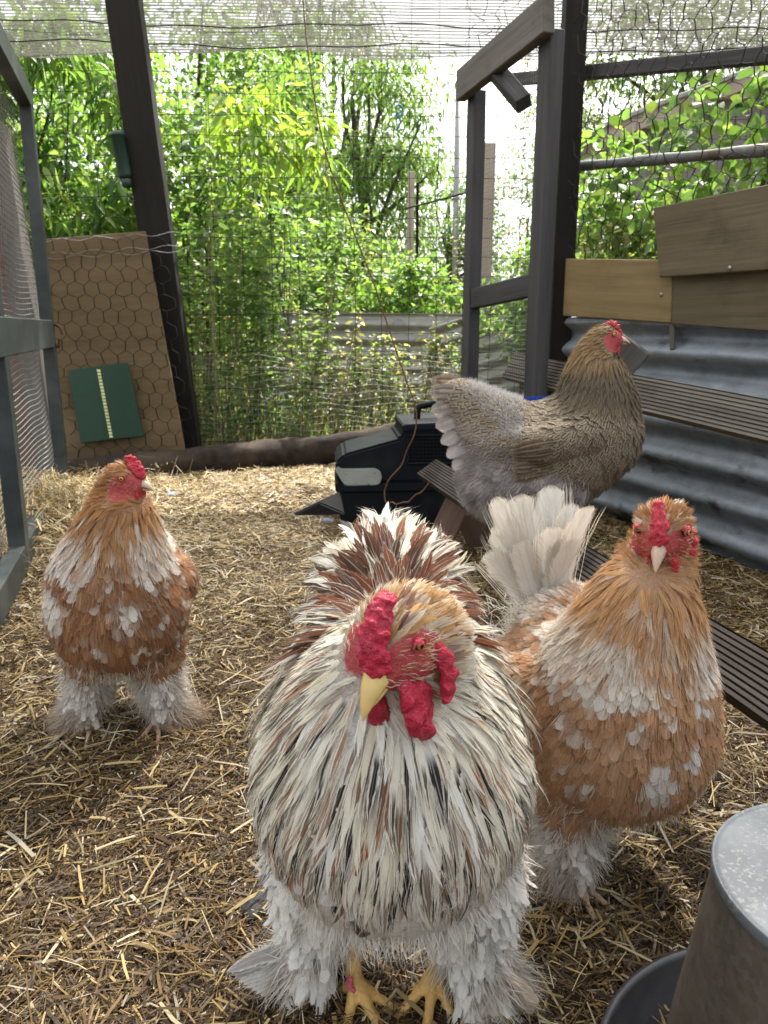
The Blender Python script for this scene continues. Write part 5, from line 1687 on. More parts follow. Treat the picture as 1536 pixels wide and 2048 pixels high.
    fluff_obj('down', p - n * .003, dd, n, L, r.uniform(.0008, .0018, N), col, root, .4, .15, r)
    # boot feathers
    m = 150 * len(legs); li = np.repeat(np.arange(len(legs)), 150)
    lx = np.array([l[0] * body_x for l in legs])[li]; ly = np.array([l[1] for l in legs])[li]; ou = np.array([l[2] for l in legs])[li]
    a = r.uniform(-1.9, 1.9, m) ; zz = r.uniform(.02, .115, m)
    nn = np.stack([np.cos(a) * ou, np.sin(a), 0 * a], -1)
    pp = np.stack([lx, ly, zz], -1) + nn * .022
    dd = nn * (.45 + .75 * ss(.08, .03, zz))[:, None] + np.array((0, 0, -.75)) + r.normal(0, .2, (m, 3))
    cc = lerp(WHITE * .95, np.array((.42, .29, .18)), ss(.085, .02, zz) * r.uniform(.5, 1, m))
    bs = [vane(pp, dd, unit(nn + np.array((0, 0, .5))), r.uniform(.03, .055, m), r.uniform(.010, .018, m), np.full(m, .25), r.normal(-.2, .3, m), r.normal(0, .3, m), 'round', cc, cc * .8, np.tile((0, .4, 0), (m, 1)), np.stack([a * 0 + .2, a * 0 + .3, r.uniform(0, 1, m)], -1), r=r, rag=.3)]
    feather_obj('boot_feathers', bs, root)
    for i, (lx, ly, ou) in enumerate(legs):
        build_leg(root, (lx * body_x, ly - .012, .020), ((-.55, .9), (.05, 1.05), (.65, .9), (math.pi - .3, .6)), .078, .0072, M['leg_pale'])
    # --- tail: each quill its own part
    tc, tdirs, tL, tW = tail; tails = []
    for j, (dv, k) in enumerate(tdirs):
        dv = unit(np.array(dv, float) + r.normal(0, .07, 3)); nn = unit(np.array((0, -1, .25)) + .35 * np.array((dv[0], 0, 0)) + r.normal(0, .15, 3))
        one = lambda x: np.array([x], float)
        c1 = WHITE * r.uniform(.97, 1.04)
        b = vane(one(np.array(tc) + np.array((dv[0] * .03, j % 3 * .006, dv[2] * .01))), one(dv), one(nn), one(tL * k), one(tW * r.uniform(.7, 1.)), one(.02), one(.35 + r.normal(0, .15)), one(-.25 * dv[0] + r.normal(0, .12)), 'tail', one(c1), one(CREAM * 1.15), one((0, .3, 0)), one((.2, .3, r.uniform(0, 1))), camber=.18, r=r, rag=.10)
        feather_obj('tail_feather', [b], root, None); tails.append(b)
    wisps('tail_barbs', tails, root, 26, r, ext=.06, width=.0006, spread=1.15)
    if tL > .12:
        m = 1600
        a = r.uniform(0, 1, m)
        pp = np.array(tc) + np.stack([r.normal(0, .04, m), r.normal(0, .02, m), a * tL * .35 - .03], -1)
        dd = np.stack([r.normal(-.5, .5, m), r.normal(-.2, .3, m), np.full(m, .6)], -1)
        fluff_obj('tail_down', pp, unit(dd), None, r.uniform(.02, .045, m), r.uniform(.001, .002, m), np.tile(WHITE, (m, 1)), root, .3, .15, r)
    return root, H

# hen at the left, head in profile
HA = np.array((.034, -.062, .490))
tailA = ((0, .20, .29), [((sx * .5, .8, .55), .8) for sx in (-1, -.5, 0, .5, 1)], .10, .04)
rootA, H = buff_hen('orange and white hen at the left, head turned in profile', (-.505, 1.395, 0), R(10), HA, (.90, -.42, -.04), 31, 0,
                    [(-.068, -.01, -1), (.062, -.03, 1)], tailA, [(.035, 0, .295, .012), (-.02, 0, .24, .009), (.045, 0, .215, .010), (-.09, 0, .29, .022)])
build_head(rootA, H, 1.0, .026, M['beak_pale'], M['red_hen'],
           chain([(.037, 0, .012, .0065), (.031, 0, .024, .008), (.021, 0, .032, .008), (.010, 0, .036, .0065)], .5) + chain([(.033, .006, .014, .005), (.018, .007, .028, .006)], .5) + chain([(.033, -.006, .014, .005), (.018, -.007, .028, .006)], .5)
           + [(.036, 0, .024, .0042), (.030, 0, .034, .0045), (.022, 0, .041, .0048), (.013, 0, .044, .0048), (.007, 0, .043, .004)],
           [chain([(.030, s * .010, -.020, .006), (.025, s * .014, -.034, .0095), (.018, s * .015, -.043, .0085), (.011, s * .014, -.046, .005)], .4) for s in (1, -1)],
           [chain([(-.010, s * .027, -.010, .005), (-.010, s * .029, -.024, .0075), (-.002, s * .030, -.036, .0075), (.006, s * .026, -.044, .005)], .4) for s in (1, -1)])
# hen at the right
HB = np.array((.014, -.085, .520))
tailB = ((-.022, .155, .305), [((-.45, .35, .75), .70), ((-.33, .33, .85), .82), ((-.22, .30, .95), .98), ((-.13, .26, 1.), 1.05), ((-.05, .24, 1.), 1.04), ((.03, .22, 1.), .98), ((.11, .2, .98), .9), ((.2, .2, .92), .80), ((-.10, .1, .95), .78), ((-.28, .1, .85), .66), ((.06, .1, .9), .68)], .205, .064)
rootB, H = buff_hen('orange and white hen at the right with raised white tail', (.305, .965, 0), R(9), HB, (-.56, -.78, -.36), 47, .03,
                    [(-.052, -.035, -1), (-.085, .075, -1)], tailB, [(-.004, 0, .243, .021), (.034, 0, .275, .010)], roll=R(-4), fs=.80, orange=(.57, .330, .180), rust=(.44, .220, .108))
build_head(rootB, H, 1.15, .031, M['beak_pale'], M['red_hen'],
           chain([(.038, 0, .006, .0065), (.035, 0, .016, .008), (.028, .001, .026, .0085), (.018, .002, .034, .0075), (.009, .003, .040, .0058)], .5) + [(.034, .006, .010, .0055), (.034, -.006, .010, .0055), (.028, .006, .022, .0055), (.027, -.006, .023, .0055), (.012, .003, .043, .0042)],
           [[(.022, s * .013, -.028, .009), (.019, s * .015, -.037, .010), (.014, s * .015, -.044, .008)] for s in (1, -1)],
           [[(-.010, s * .030, -.012, .007), (-.010, s * .031, -.022, .009), (-.004, s * .029, -.032, .008)] for s in (1, -1)],
           eye_r=.0062, eye_pos=(.016, .0265, .010), lid_drop=.9, beak_f=.036)

# ------------------------------------------------------------------ the brown pencilled hen on the roost
def grey_hen():
    r = np.random.default_rng(61); seed = 61
    loc = (.393, 1.85, PERCH_H + .012); root = thing('hen', 'brown pencilled hen with grey fluff perching on the roost', 'hen', loc, R(84), 'hens in the run')
    F = lambda f, z, rad, x=0.: (x, -f, z, rad)
    sp = chain([F(-.215, .315, .045), F(-.16, .27, .07), F(-.09, .20, .115), F(-.03, .165, .134), F(.05, .195, .132), F(.100, .23, .124), F(.112, .29, .101), F(.106, .355, .077), F(.102, .41, .051), F(.114, .45, .035)]) + [F(-.09, .135, .115), F(-.02, .12, .10)]
    for sx in (1, -1): sp += chain([(sx * .095, -.07, .24, .05), (sx * .112, .02, .22, .045), (sx * .085, .11, .22, .03)])
    for sx in (1, -1): sp += chain([(sx * .05, .03, .09, .06), (sx * .045, .02, .035, .035)])
    H = HeadFrame((0, -.122, .456), (.10, -1, .04))
    sp += [H.sph(0, 0, 0, .0325), H.sph(.014, 0, -.002, .026), H.sph(.025, 0, -.006, .019), H.sph(.008, .012, -.010, .019), H.sph(.008, -.012, -.010, .019)]
    me = blob(sp, .0055, 5); body = obj('body', me, M['skin'], root, local=True)
    basecol(me, lambda V, N: np.where(face_mask(H, V)[:, None], RED, lerp((.30, .26, .25), (.16, .11, .07), ss(.14, .24, V[:, 2]))))
    tree = bvh_of(me)
    flow = Flow([(0, -.122, .456, 0), (0, -.11, .38, 0), (0, -.10, .29, 0), (0, 0, .22, 0), (0, .10, .22, 0), (0, .24, .33, 0)], .25)
    p, n = sample_surface(me, 70000, seed)
    f_, r_, u_ = H.loc(p); dh = np.sqrt(f_**2 + r_**2 + u_**2); headm = ss(.075, .045, dh); neck = ss(.27, .36, p[:, 2]) * (p[:, 1] < -.02)
    space = (.0108 * (1 - neck) + .0078 * neck) * (1 - headm) + .0046 * headm
    k = ~face_mask(H, p) & ~((dh < .05) & (f_ > .026)) & (p[:, 2] > .055)
    p, n, space = p[k], n[k], space[k]; k = dart(p, space); p, n = p[k], n[k]; N = len(p)
    f_, r_, u_ = H.loc(p); dh = np.sqrt(f_**2 + r_**2 + u_**2); headm = ss(.075, .045, dh); z = p[:, 2]; fw = -p[:, 1]
    neck = ss(.27, .36, z) * (fw > .02)
    d = flow(p); d = unit(d * (1 - headm)[:, None] + (-H.f * .9 - H.u * .45) * headm[:, None] + r.normal(0, .10, (N, 3)))
    tailr = ss(-.10, -.17, fw) * ss(.2, .26, z)
    d = unit(d + tailr[:, None] * (np.array((0, .6, -.5)) + .4 * n))
    fl = ss(.02, -.02, z - (.165 + .5 * np.clip(fw - .02, 0, .2) * -1.1 + .28 * np.clip(-.08 - fw, 0, .3)))      # grey fluff low and behind
    L = (.032 * (1 - neck) + .046 * neck) * (1 - headm) + .017 * headm; L = L * (1 + .5 * tailr)
    W = (.020 * (1 - neck) + .0105 * neck) * (1 - headm) + .0058 * headm; W = W * (1 + .35 * tailr)
    L *= r.uniform(.85, 1.15, N); W *= r.uniform(.85, 1.15, N)
    brown = lerp((.064, .048, .036), (.102, .078, .058), np.clip(.5 + .5 * vnoise(p, .05, 3), 0, 1))
    grey = np.tile((.38, .335, .32), (N, 1)) * (1 + .25 * vnoise(p, .06, 4)[:, None])
    gold = np.array((.36, .24, .10))
    ca = lerp(brown, grey, np.array([0.]) + fl)
    nlow = neck * (1 - headm)
    ca = ca * (1 - nlow[:, None]) + np.array((.085, .075, .062)) * nlow[:, None]
    hd = ss(.38, .43, z)
    ca = lerp(ca, np.array((.27, .17, .075)), hd)
    tg = tailr * ss(.36, .20, z + .6 * (fw + .2))
    ca = lerp(ca, np.array((.42, .38, .37)), np.clip(tg, 0, 1) * .8)
    cb = np.tile((.62, .50, .34), (N, 1)); cb = lerp(cb, gold * 1.35, neck); cb = lerp(cb, np.array((.60, .55, .52)), np.array([0.]) + fl)
    lace = np.where(neck > .3, .95, .95) * (1 - .5 * hd) * (1 - .55 * fl); pen = .5 * (1 - neck) * (1 - fl)
    pat = np.stack([0 * lace, lace, pen], -1); pv = np.stack([.2 + 0 * lace, .3 + 0 * lace, r.uniform(0, 1, N)], -1)
    lf = np.full(N, .15) + .12 * tailr; cu = np.full(N, -.5) + .2 * tailr; sb = r.normal(0, .2, N); p0 = p - n * .002
    bs = []
    isn = neck > .4
    for m, kd in ((isn, 'lance'), (~isn, 'round')):
        bs.append(vane(p0[m], d[m], n[m], L[m], W[m], lf[m], cu[m], sb[m], kd, ca[m], cb[m], pat[m], pv[m], r=r, snap=tree, h=(-.001, .0065), keep=.75))
    feather_obj('plumage', bs, root)
    wisps('loose_barbs', bs, root, 2, r, width=.0004, cb_mix=.2)
    # wing on both sides: long secondaries folded backwards
    for sx in (1, -1):
        m = 10; k = np.arange(m) / (m - 1)
        pp = np.stack([np.full(m, sx * .142), -.02 + .03 * k, .235 - .075 * k], -1)
        dd = np.stack([np.full(m, -sx * .22), np.full(m, 1.), -.20 + .0 * k], -1)
        nn = np.tile((sx * 1., .15, .2), (m, 1)).astype(float)
        cc = np.tile((.095, .062, .038), (m, 1))
        w = vane(pp, dd, unit(nn), .125 - .05 * k, np.full(m, .030), np.full(m, .04), np.full(m, -.2), np.full(m, .1 * sx), 'round', cc, np.tile((.45, .36, .24), (m, 1)), np.tile((0, .7, .15), (m, 1)), np.stack([.2 + 0 * k, .3 + 0 * k, r.uniform(0, 1, m)], -1), r=r, rag=.05, snap=tree, h=(.004, .014), keep=.7)
        feather_obj('wing', [w], root)
    # tail quills
    for j in range(13):
        k = j / 12; one = lambda x: np.array([x], float)
        sx = (-1) ** j
        dv = unit(np.array((sx * .10, 1.0, .42 - 1.25 * k)))
        base = np.array((sx * (.05 - .018 * k), .165 - .02 * k, .335 - .125 * k))
        nn = unit(np.array((sx * 1., .1, .35)))
        c1 = lerp(np.array([(.115, .080, .054)]), np.array([(.50, .45, .43)]), np.array([min(1, k * 1.25)]))
        b = vane(one(base), one(dv), one(nn), one(.125 - .02 * k), one(.046), one(.05), one(-.1), one(.35 * sx), 'round', c1, one((.62, .56, .50)), one((0, .55, .25 * (1 - k))), one((.2, .3, r.uniform(0, 1))), r=r, rag=.05)
        feather_obj('tail_feather', [b], root, None)
    p, n = sample_surface(me, 90000, seed + 5); z = p[:, 2]; fw = -p[:, 1]
    low = ss(.17, .10, z) * (fw < .09) + .8 * ss(-.06, -.12, fw) * ss(.26, .2, z) + 1.2 * ((n[:, 2] > .5) & (fw < -.06) & (fw > -.19))
    q = r.uniform(0, 1, len(p)) < low * .75; p, n = p[q], n[q]; N = len(p)
    up = (n[:, 2] > .5) & (p[:, 1] > .05)
    dd = flow(p) * .7 + n * .55 + np.array((0, 0, -.35))
    dd[up] = n[up] * .9 + np.array((0, .5, .2))
    col = np.tile((.45, .41, .40), (N, 1)) * (1 + .3 * vnoise(p, .05, 8)[:, None]) * r.uniform(.7, 1.25, (N, 1)); col[up] = (.55, .53, .52)
    fluff_obj('down', p - n * .003, dd, n, r.uniform(.014, .032, N), r.uniform(.0007, .0016, N), np.clip(col, 0, 1), root, .35, .2, r)
    for sx in (1, -1):
        build_leg(root, (sx * .045, .0, .012), ((-.4, .8), (.0, .95), (.4, .8)), .05, .0065, M['leg_pale'])
    build_head(root, H, 1.0, .027, M['beak_pale'], M['red_hen'],
               chain([(.035, 0, .012, .006), (.028, 0, .024, .0072), (.018, 0, .031, .007), (.006, 0, .034, .0055)], .5) + [(.032, 0, .029, .004), (.024, 0, .036, .0042), (.014, 0, .039, .004)],
               [chain([(.028, s * .010, -.020, .006), (.022, s * .014, -.034, .009), (.016, s * .015, -.044, .007)], .4) for s in (1, -1)],
               [chain([(-.010, s * .027, -.010, .005), (-.012, s * .030, -.022, .0075), (-.006, s * .031, -.035, .008), (.003, s * .027, -.045, .006)], .4) for s in (1, -1)])
grey_hen()

# ------------------------------------------------------------------ the rooster in front
def rooster():
    r = np.random.default_rng(77); seed = 77
    root = thing('rooster', 'big cream rooster with brown and black streaks and red comb', 'rooster', (.008, .745, 0), 0.)
    hc = np.array((.006, -.150, .503))
    H = HeadFrame(hc, (-.50, -.74, -.40), R(-3))
    sp = chain([(0, .21, .46, .045), (0, .17, .42, .086), (0, .10, .368, .099), (0, .02, .318, .132), (0, -.035, .300, .142), (0, -.05, .350, .119), (0, -.066, .405, .085), (.008, -.085, .444, .066), (.016, -.105, .478, .052), (*(hc + (.010, .018, -.004)), .036)])
    sp += [H.sph(0, 0, 0, .032), H.sph(.014, 0, -.002, .027), H.sph(.028, 0, -.008, .020), H.sph(.010, .012, -.012, .020), H.sph(.010, -.012, -.012, .020)]
    legs = [(-.072, -.005, -1), (.078, -.02, 1)]
    for lx, ly, o in legs:
        sp += chain([(lx * .92, ly + .03, .235, .075), (lx, ly + .02, .175, .058), (lx + o * .004, ly + .012, .125, .043), (lx + o * .012, ly + .012, .08, .032), (lx + o * .025, ly + .014, .04, .03), (lx + o * .05, ly + .014, .02, .02)])
    for sx in (1, -1): sp += chain([(sx * .090, -.01, .31, .045), (sx * .098, .05, .31, .04), (sx * .08, .12, .33, .03)])
    me = blob(sp, .0055, 5); body = obj('body', me, M['skin'], root, local=True)
    fm = lambda p: face_mask(H, p, 1.12)
    basecol(me, lambda V, N: np.where(fm(V)[:, None], RED, lerp((.62, .58, .52), (.40, .30, .20), ss(.42, .5, V[:, 2]))))
    tree = bvh_of(me)
    bristles(root, me, H, fm, 700, .011, [(.62, .5, .36), (.5, .25, .1), (.7, .62, .5)])
    flow = Flow([(*hc, 0), (0, -.09, .455, 0), (0, -.05, .38, 0), (0, .02, .33, 0), (0, .12, .37, 0), (0, .24, .47, 0)], .75)

    # --- breast and flanks, white rounded feathers
    p, n = sample_surface(me, 60000, seed)
    f_, r_, u_ = H.loc(p); dh = np.sqrt(f_**2 + r_**2 + u_**2)
    k = ~fm(p) & (dh > .06) & (p[:, 2] > .125) & (p[:, 2] < np.where(p[:, 1] < .02, .295, .345)) & (p[:, 1] < .13)
    p, n = p[k], n[k]; k = dart(p, np.full(len(p), .0150)); p, n = p[k], n[k]; N = len(p); z = p[:, 2]
    d = unit(flow(p) + r.normal(0, .12, (N, 3)))
    dark = r.uniform(0, 1, N) < .05
    ca = np.where(dark[:, None], (.10, .08, .07), WHITE * r.uniform(.86, 1.02, (N, 1)))
    back = p[:, 1] > .03
    rust = back & (z > .33) & (r.uniform(0, 1, N) < .75); ca = np.where(rust[:, None], RUST * r.uniform(.5, 1.1, (N, 1)), ca)
    cb = np.where((r.uniform(0, 1, N) < .12)[:, None], (.10, .08, .07), (.66, .60, .52))
    pat = np.stack([0 * z, r.uniform(.1, .5, N), 0 * z], -1); pv = np.stack([.2 + 0 * z, .3 + 0 * z, r.uniform(0, 1, N)], -1)
    b0 = vane(p - n * .002, d, n, .048 * r.uniform(.85, 1.15, N), .027 * r.uniform(.85, 1.15, N), np.full(N, .16), np.full(N, -.5), r.normal(0, .2, N), 'round', ca, cb, pat, pv, r=r, snap=tree, h=(-.001, .006), keep=.75)
    feather_obj('breast_feathers', [b0], root)
    wisps('breast_barbs', [b0], root, 6, r)

    # --- hackle: long lances from the crown and neck over the shoulders and breast
    p, n = sample_surface(me, 110000, seed + 1)
    f_, r_, u_ = H.loc(p); dh = np.sqrt(f_**2 + r_**2 + u_**2); headm = ss(.085, .05, dh)
    k = ~fm(p) & (p[:, 2] > .325) & (p[:, 1] < .035 + .3 * (p[:, 2] - .33)) & ~((dh < .06) & (f_ > .030)) & ~((dh < .062) & (f_ > .0) & (u_ > .026) & (np.abs(r_) < .014))
    p, n, headm = p[k], n[k], headm[k]
    k = dart(p, .0070 * (1 - headm) + .0042 * headm); p, n = p[k], n[k]; N = len(p); z = p[:, 2]
    f_, r_, u_ = H.loc(p); dh = np.sqrt(f_**2 + r_**2 + u_**2); headm = ss(.085, .05, dh)
    d = flow(p); d = unit(d * (1 - headm)[:, None] + (-H.f * .75 - H.u * .4 + n * .25) * headm[:, None] + r.normal(0, .045, (N, 3)))
    clump = vnoise(p, .030, 12)
    d = unit(d + .13 * clump[:, None] * np.cross(d, n))
    low = ss(.47, .40, z)
    L = (.062 + .045 * low) * r.uniform(.75, 1.25, N) * (1 - headm) + .022 * headm
    W = (.0092 + .0034 * low) * r.uniform(.7, 1.3, N) * (1 - headm) + .0062 * headm
    u = r.uniform(0, 1, N) + .30 * vnoise(p, .035, 14)
    hd = ss(.50, .53, z)
    cream = lerp(np.array((.88, .845, .75)), np.array((.84, .74, .52)), np.clip(r.uniform(0, 1, N) * .7 + .3 * hd, 0, 1))
    gold = np.array((.58, .31, .10))
    gold = np.where((r.uniform(0, 1, N) < .35)[:, None], np.array((.20, .085, .045)), np.array((.50, .28, .10)))
    ca = lerp(cream, gold, np.clip(ss(.060, .042, dh) * r.uniform(.3, 1.1, N) + .35 * ss(.485, .52, z) * r.uniform(0, 1, N), 0, 1)) * r.uniform(.88, 1.04, (N, 1))
    black, rustc, brn = np.array((.012, .009, .007)), np.array((.32, .105, .025)), np.array((.15, .070, .032))
    cb = np.where((u < .24)[:, None], black, np.where((u < .46)[:, None], brn, np.where((u < .64)[:, None], rustc, cream * .8)))
    st = np.where(u < .24, 1., np.where(u < .64, r.uniform(.7, 1, N), .12)) * (1 - .7 * headm)
    pat = np.stack([st, 0 * st, 0 * st], -1)
    pv = np.stack([r.uniform(.10, .60, N), r.uniform(.05, .55, N), r.uniform(0, 1, N)], -1)
    b1 = vane(p - n * .001, d, n, L, W, .13 + .08 * r.uniform(0, 1, N) + .1 * headm, np.full(N, -.62) * (1 - .4 * headm), r.normal(0, .15, N), 'lance', ca, cb, pat, pv, r=r, rag=.16, snap=tree, h=(-.001, .0065), keep=.72)
    feather_obj('hackle', [b1], root)
    b1['fb'] = np.where((st > .5)[:, None], b1['fb'], b1['fa']); wisps('loose_barbs', [b1], root, 3, r, ext=.08, cb_mix=1.0, spread=1.0)

    # --- saddle and tail coverts: rust at the root, fringed with cream, spreading in a ring behind the neck
    p, n = sample_surface(me, 90000, seed + 9)
    A0 = np.array((.0, .035, .445))
    v = p - A0; rd = np.linalg.norm(v * (1, .7, 1), axis=1)
    k = (p[:, 1] > .015) & (p[:, 2] > .315) & (n[:, 2] > -.5)
    p, n, v, rd = p[k], n[k], v[k], rd[k]
    k = dart(p, np.full(len(p), .0092)); p, n, v, rd = p[k], n[k], v[k], rd[k]; N = len(p)
    v = v * (1, .55, 1) + np.array((0, .02, .012))
    d = unit(v) + np.stack([.35 * np.sign(v[:, 0]) * (np.abs(v[:, 0]) > .03), 0 * rd, -.35 * (np.abs(v[:, 0]) > .06)], -1)
    d = unit(d + r.normal(0, .16, (N, 3)) + .22 * vnoise(p, .035, 40)[:, None] * np.cross(d, n))
    inner = ss(.090, .05, rd + .012 * r.normal(0, 1, N))
    L = (.060 + .030 * (1 - inner)) * r.uniform(.75, 1.25, N); W = (.018 * inner + .0115 * (1 - inner)) * r.uniform(.8, 1.2, N)
    u = r.uniform(0, 1, N)
    rusty = lerp(np.array((.17, .046, .013)), np.array((.065, .026, .013)), r.uniform(0, 1, N))
    cream = lerp(WHITE * 1.04, np.array((.78, .70, .50)), r.uniform(0, .8, N))
    isr = r.uniform(0, 1, N) < inner * .85 + .10
    ca = np.where(isr[:, None], rusty, cream) * r.uniform(.85, 1.05, (N, 1))
    cb = np.where(isr[:, None], np.where((u < .6)[:, None], cream, rusty * 1.6), np.where((u < .4)[:, None], (.03, .024, .02), np.where((u < .65)[:, None], (.20, .09, .04), cream * .8)))
    st = np.where(isr, 0, np.where(u < .65, .85, .2)); lc = np.where(isr, r.uniform(.2, 1, N), 0)
    bs = [vane(p - n * .002, d, n, L, W, np.full(N, .1), np.full(N, -.3), np.sign(p[:, 0]) * .35 + r.normal(0, .3, N), 'lance', ca, cb, np.stack([st, lc, 0 * st], -1), np.stack([r.uniform(.12, .4, N), r.uniform(.05, .6, N), r.uniform(0, 1, N)], -1), r=r, rag=.16, snap=tree, h=(-.001, .024), keep=1.0)]
    feather_obj('saddle', bs, root)
    wisps('saddle_barbs', bs, root, 4, r, ext=.15, cb_mix=.4)
    # sickle feathers of the tail, each its own part
    sick = []
    for i in range(30):
        a_ = r.uniform(-.75, .62); k_ = 1 - abs(a_) * .55
        sick.append((a_ * .055 + r.normal(0, .008), r.uniform(.02, .07), a_, (.115 + .03 * r.uniform(-1, 1)) * k_, r.uniform(.012, .021), int(r.choice(3, p=(.3, .5, .2))), r.uniform(.2, 1.2) if a_ > -.35 else r.uniform(-.9, .3)))
    for x, dz, a, L0, W0, kc, sb in sick:
        one = lambda q: np.array([q], float)
        dv = np.array((math.sin(a), .22, math.cos(a))); nn = unit(np.array((.1 * sb, -1, .35)))
        c1 = (WHITE * .98, WHITE, np.array((.05, .045, .04)))[kc]; c2 = (np.array((.06, .05, .045)), np.array((.55, .52, .5)), np.array((.5, .48, .45)))[kc]
        b = vane(one((x, .185, .428 + dz * .45)), one(dv), one(nn), one(L0 * .80), one(W0), one(.2), one(-1.1), one(sb * 1.5), 'sickle', one(c1), one(c2), one((.75 if kc == 0 else .25, .2, 0)), one((.35, .2, r.uniform(0, 1))), r=r, rag=.07)
        feather_obj('tail_feather', [b], root, None)

    # --- thighs, boots and down
    p, n = sample_surface(me, 120000, seed + 5); z = p[:, 2]
    q = ((z < .205) & (r.uniform(0, 1, len(p)) < np.where((np.abs(p[:, 0]) < .06) & (p[:, 1] < 0) & (z > .16), .18, .55)))
    p, n = p[q], n[q]; N = len(p); z = p[:, 2]
    near = (p[:, 0] > 0).astype(int); lx = np.array([l[0] for l in legs])[near]; ou = np.array([l[2] for l in legs])[near]
    rad = unit(np.stack([p[:, 0] - lx + ou * .012, p[:, 1], 0 * lx], -1))
    dd = np.where((z < .3)[:, None], rad * (.5 + .7 * ss(.10, .04, z))[:, None] + np.array((0, 0, -.9)) * (1 - .35 * ss(.08, .02, z))[:, None] + n * .2, n * .8 + np.array((0, .1, .3)))
    dirt = ss(.09, .0, z + .02 * r.normal(0, 1, N))
    col = lerp(WHITE, np.array((.50, .40, .29)), dirt * .75) * r.uniform(.85, 1.04, (N, 1))
    fluff_obj('down', p - n * .003, dd, n, r.uniform(.018, .042, N) * (1 + .5 * ss(.10, .03, z)), r.uniform(.0008, .0018, N), np.clip(col, 0, 1), root, .38, .12, r)
    bs = []
    for lx, ly, ou in legs:
        m = 420
        a = r.uniform(-2.2, 1.6, m); zz = .02 + .19 * r.uniform(0, 1, m) ** 1.1
        nn = np.stack([np.cos(a) * ou, np.sin(a), 0 * a], -1)
        rr = .016 + .030 * ss(.06, .19, zz) + .010 * ss(.07, .02, zz)
        pp = np.stack([lx + ou * (.008 + .012 * ss(.08, .02, zz)) + 0 * a, ly + .014 + 0 * a, zz], -1) + nn * rr[:, None]
        flare = ss(.125, .045, zz)
        dd = nn * (.18 + .95 * flare)[:, None] + np.stack([.45 * ou * flare, 0 * a, -.9 + .40 * flare], -1) + r.normal(0, .16, (m, 3))
        cc = lerp(WHITE, np.array((.52, .42, .31)), ss(.07, .015, zz) * r.uniform(.3, 1, m))
        dk = r.uniform(0, 1, m) < .06; cc[dk] = (.2, .18, .17)
        bs.append(vane(pp, dd, unit(nn + np.array((0, 0, .4))), r.uniform(.034, .055, m) * (1 + .65 * flare), r.uniform(.010, .019, m), np.full(m, .16), r.normal(-.2, .3, m), r.normal(0, .3, m), 'round', cc, cc * .82, np.tile((0, .4, 0), (m, 1)), np.stack([a * 0 + .2, a * 0 + .3, r.uniform(0, 1, m)], -1), r=r, rag=.3))
    # big curved boot quills
    m = 9; k = np.arange(m) / (m - 1)
    pp = np.stack([-.105 + .01 * k, -.005 + .02 * k, .065 - .03 * k], -1); dd = np.stack([-1. + .25 * k, -.25 + .2 * k, .10 - .7 * k], -1)
    cq = np.tile(WHITE, (m, 1))
    bs.append(vane(pp, dd, unit(np.tile((0., -.6, .8), (m, 1))), .085 - .015 * k, np.full(m, .022), np.full(m, .05), np.full(m, .25), np.full(m, -.45), 'sickle', cq, np.tile((.22, .20, .19), (m, 1)), np.stack([np.where(k < .35, .75, .1), .2 + 0 * k, 0 * k], -1), np.stack([.5 + 0 * k, .0 + 0 * k, k], -1), r=r, rag=.08))
    m = 7; k = np.arange(m) / (m - 1)
    pp = np.stack([.105 + .0 * k, -.02 + .02 * k, .06 - .035 * k], -1); dd = np.stack([.9 + 0 * k, -.35 + .2 * k, -.35 - .6 * k], -1)
    bs.append(vane(pp, dd, unit(np.tile((0., -.6, .8), (m, 1))), .07 + 0 * k, np.full(m, .02), np.full(m, .05), np.full(m, -.1), np.full(m, .3), 'round', np.tile((.50, .40, .30), (m, 1)), np.tile((.3, .22, .15), (m, 1)), np.tile((.4, .3, 0), (m, 1)), np.stack([.3 + 0 * k, .2 + 0 * k, k], -1), r=r, rag=.2))
    feather_obj('boot_feathers', bs, root)
    build_leg(root, (-.040, -.022, .030), ((-.25, .75), (.65, 1.05), (1.35, .9), (math.pi + .9, .5)), .074, .0092, M['leg'], (-.055, .012, .12))
    build_leg(root, (.050, -.012, .036), ((-1.0, .95), (-.25, 1.0), (.5, .8), (-1.75, .42)), .070, .0092, M['leg'], (.064, .016, .13))
    # raw pink patches on the shanks
    for c in ((.078, -.040, .088), (.084, -.044, .066), (-.046, -.034, .042)):
        me2 = blob([(c[0], c[1] + .002, c[2], .0042, .003, .011), (c[0] + .003, c[1] + .002, c[2] - .011, .0035, .003, .007)], .0016, 2); displace(me2, .002, .004, 2)
        obj('raw_skin', me2, M['raw'], root, local=True)
    k = 1.0
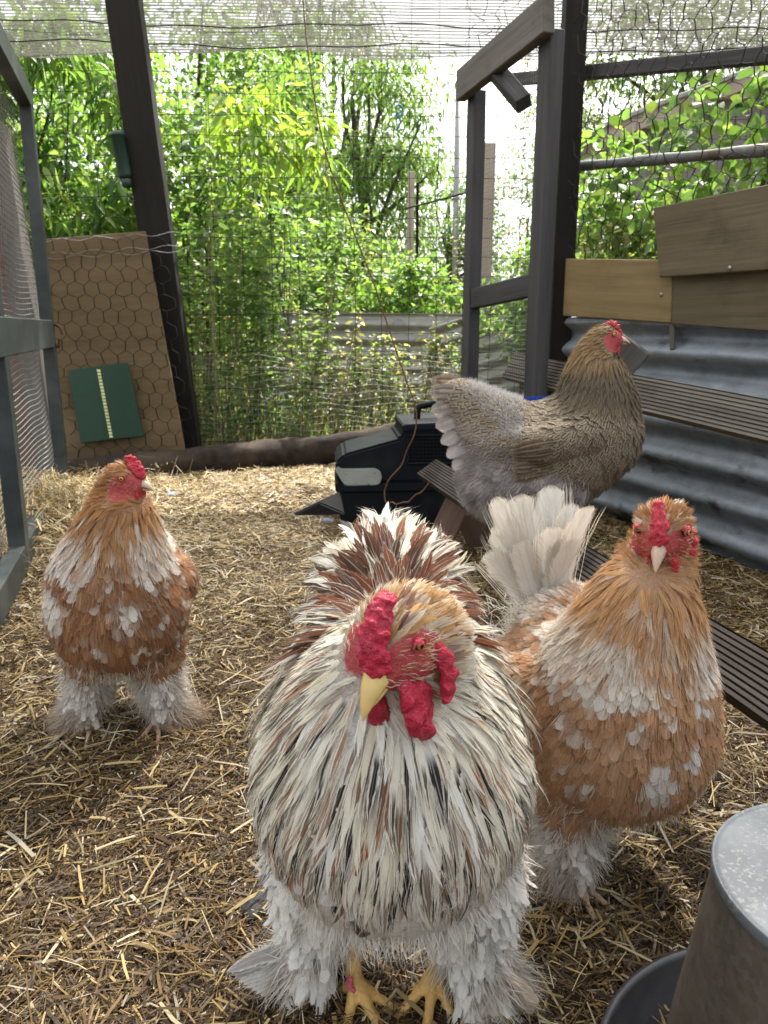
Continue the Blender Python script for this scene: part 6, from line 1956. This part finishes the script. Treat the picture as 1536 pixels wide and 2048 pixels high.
    build_head(root, H, 1.5, .038, M['beak_yellow'], M['red'],
               chain([(.040, 0, .003, .0095), (.038, 0, .012, .0105), (.033, 0, .022, .0115), (.024, 0, .032, .0115), (.012, 0, .039, .0105), (.002, 0, .043, .0085)], .5)
               + [(.038, .007, .005, .0078), (.038, -.007, .005, .0078), (.036, .007, .016, .0078), (.036, -.008, .015, .0078), (.028, .007, .030, .0075), (.029, -.007, .029, .0075), (.044, 0, .008, .006), (.042, .002, .018, .0055)],
               [chain([(.030, s * .013, -.018, .009), (.034, s * .019, -.036, .013), (.033, s * .021, -.056, .0150), (.028, s * .019, -.074, .0105)], .4) + chain([(.018, s * .017, -.024, .008), (.018, s * .020, -.044, .010), (.017, s * .018, -.058, .008)], .4) for s in (1, -1)],
               [chain([(-.006, s * .030, -.010, .007), (-.004, s * .035, -.026, .0095), (.000, s * .035, -.042, .0095), (.006, s * .031, -.054, .007)], .4) for s in (1, -1)],
               iris=(.33, .11, .015), eye_r=.0056, eye_pos=(.012, .0265, .010), lid_drop=1.0, bw=.0125, bh=.013, beak_f=.036, beak_u=-.005, beak_tilt=-.12)
rooster()

# loose down feathers lying in the straw
for i, (px, py, L0) in enumerate(((640, 1035, .05), (530, 970, .035), (345, 1003, .05), (92, 1065, .05), (130, 1030, .03), (575, 1000, .025), (655, 1060, .03))):
    r = np.random.default_rng(100 + i); m = 160
    c = G(px, py) + np.array((0, 0, .03))
    root = thing('loose_feather', ('white down feather in straw beside the black rubber flap', 'white wisp of feather in straw in front of the log', 'white feather in straw below the leaning post', 'white fluff beside the open green mesh door', 'small white tuft near the left hen and straw heap', 'tiny white tuft in straw left of the black flap', 'white fluff caught at the tip of the black flap')[i], 'feather', tuple(c), r.uniform(0, 6), 'loose white feathers on the straw')
    pp = np.stack([r.uniform(-L0, L0, m) * .6, r.normal(0, .004, m), r.uniform(0, .01, m)], -1)
    dd = np.stack([r.normal(.3, .4, m), r.normal(0, 1, m), r.uniform(0, .6, m)], -1)
    fluff_obj('down', pp, unit(dd), None, r.uniform(.01, .022, m), r.uniform(.0012, .0026, m), np.tile((.62, .66, .74), (m, 1)), root, .2, .1, r)

# blue scoop lying behind the perching hen
def scoop():
    c = P(1050, 800, 2.15)
    root = thing('blue_scoop', 'blue plastic scoop showing behind the back of the perching hen', 'scoop', tuple(c))
    V = np.array([(-.06, -.03, 0), (.10, -.03, .012), (.10, .03, .012), (-.06, .03, 0), (-.05, -.022, -.02), (.09, -.022, -.028), (.09, .022, -.028), (-.05, .022, -.02)])
    F = np.array([(0, 1, 2, 3), (7, 6, 5, 4), (0, 4, 5, 1), (1, 5, 6, 2), (2, 6, 7, 3), (3, 7, 4, 0)])
    bm = bmesh.new(); vs = [bm.verts.new(v) for v in V]
    for f in F[1:]: bm.faces.new([vs[i] for i in f])
    bmesh.ops.solidify(bm, geom=list(bm.faces), thickness=.003)
    obj('bowl', bm_mesh('bowl', bm), M['blue'], root, Matrix.Translation(Vector(c)))
    obj('handle', np_mesh('handle', *tubes(np.array([resample([c + (.10, 0, .0), c + (.15, 0, .006), c + (.2, 0, -.004)], 8)]), .008, 8, caps=True)), M['blue'], root)
scoop()
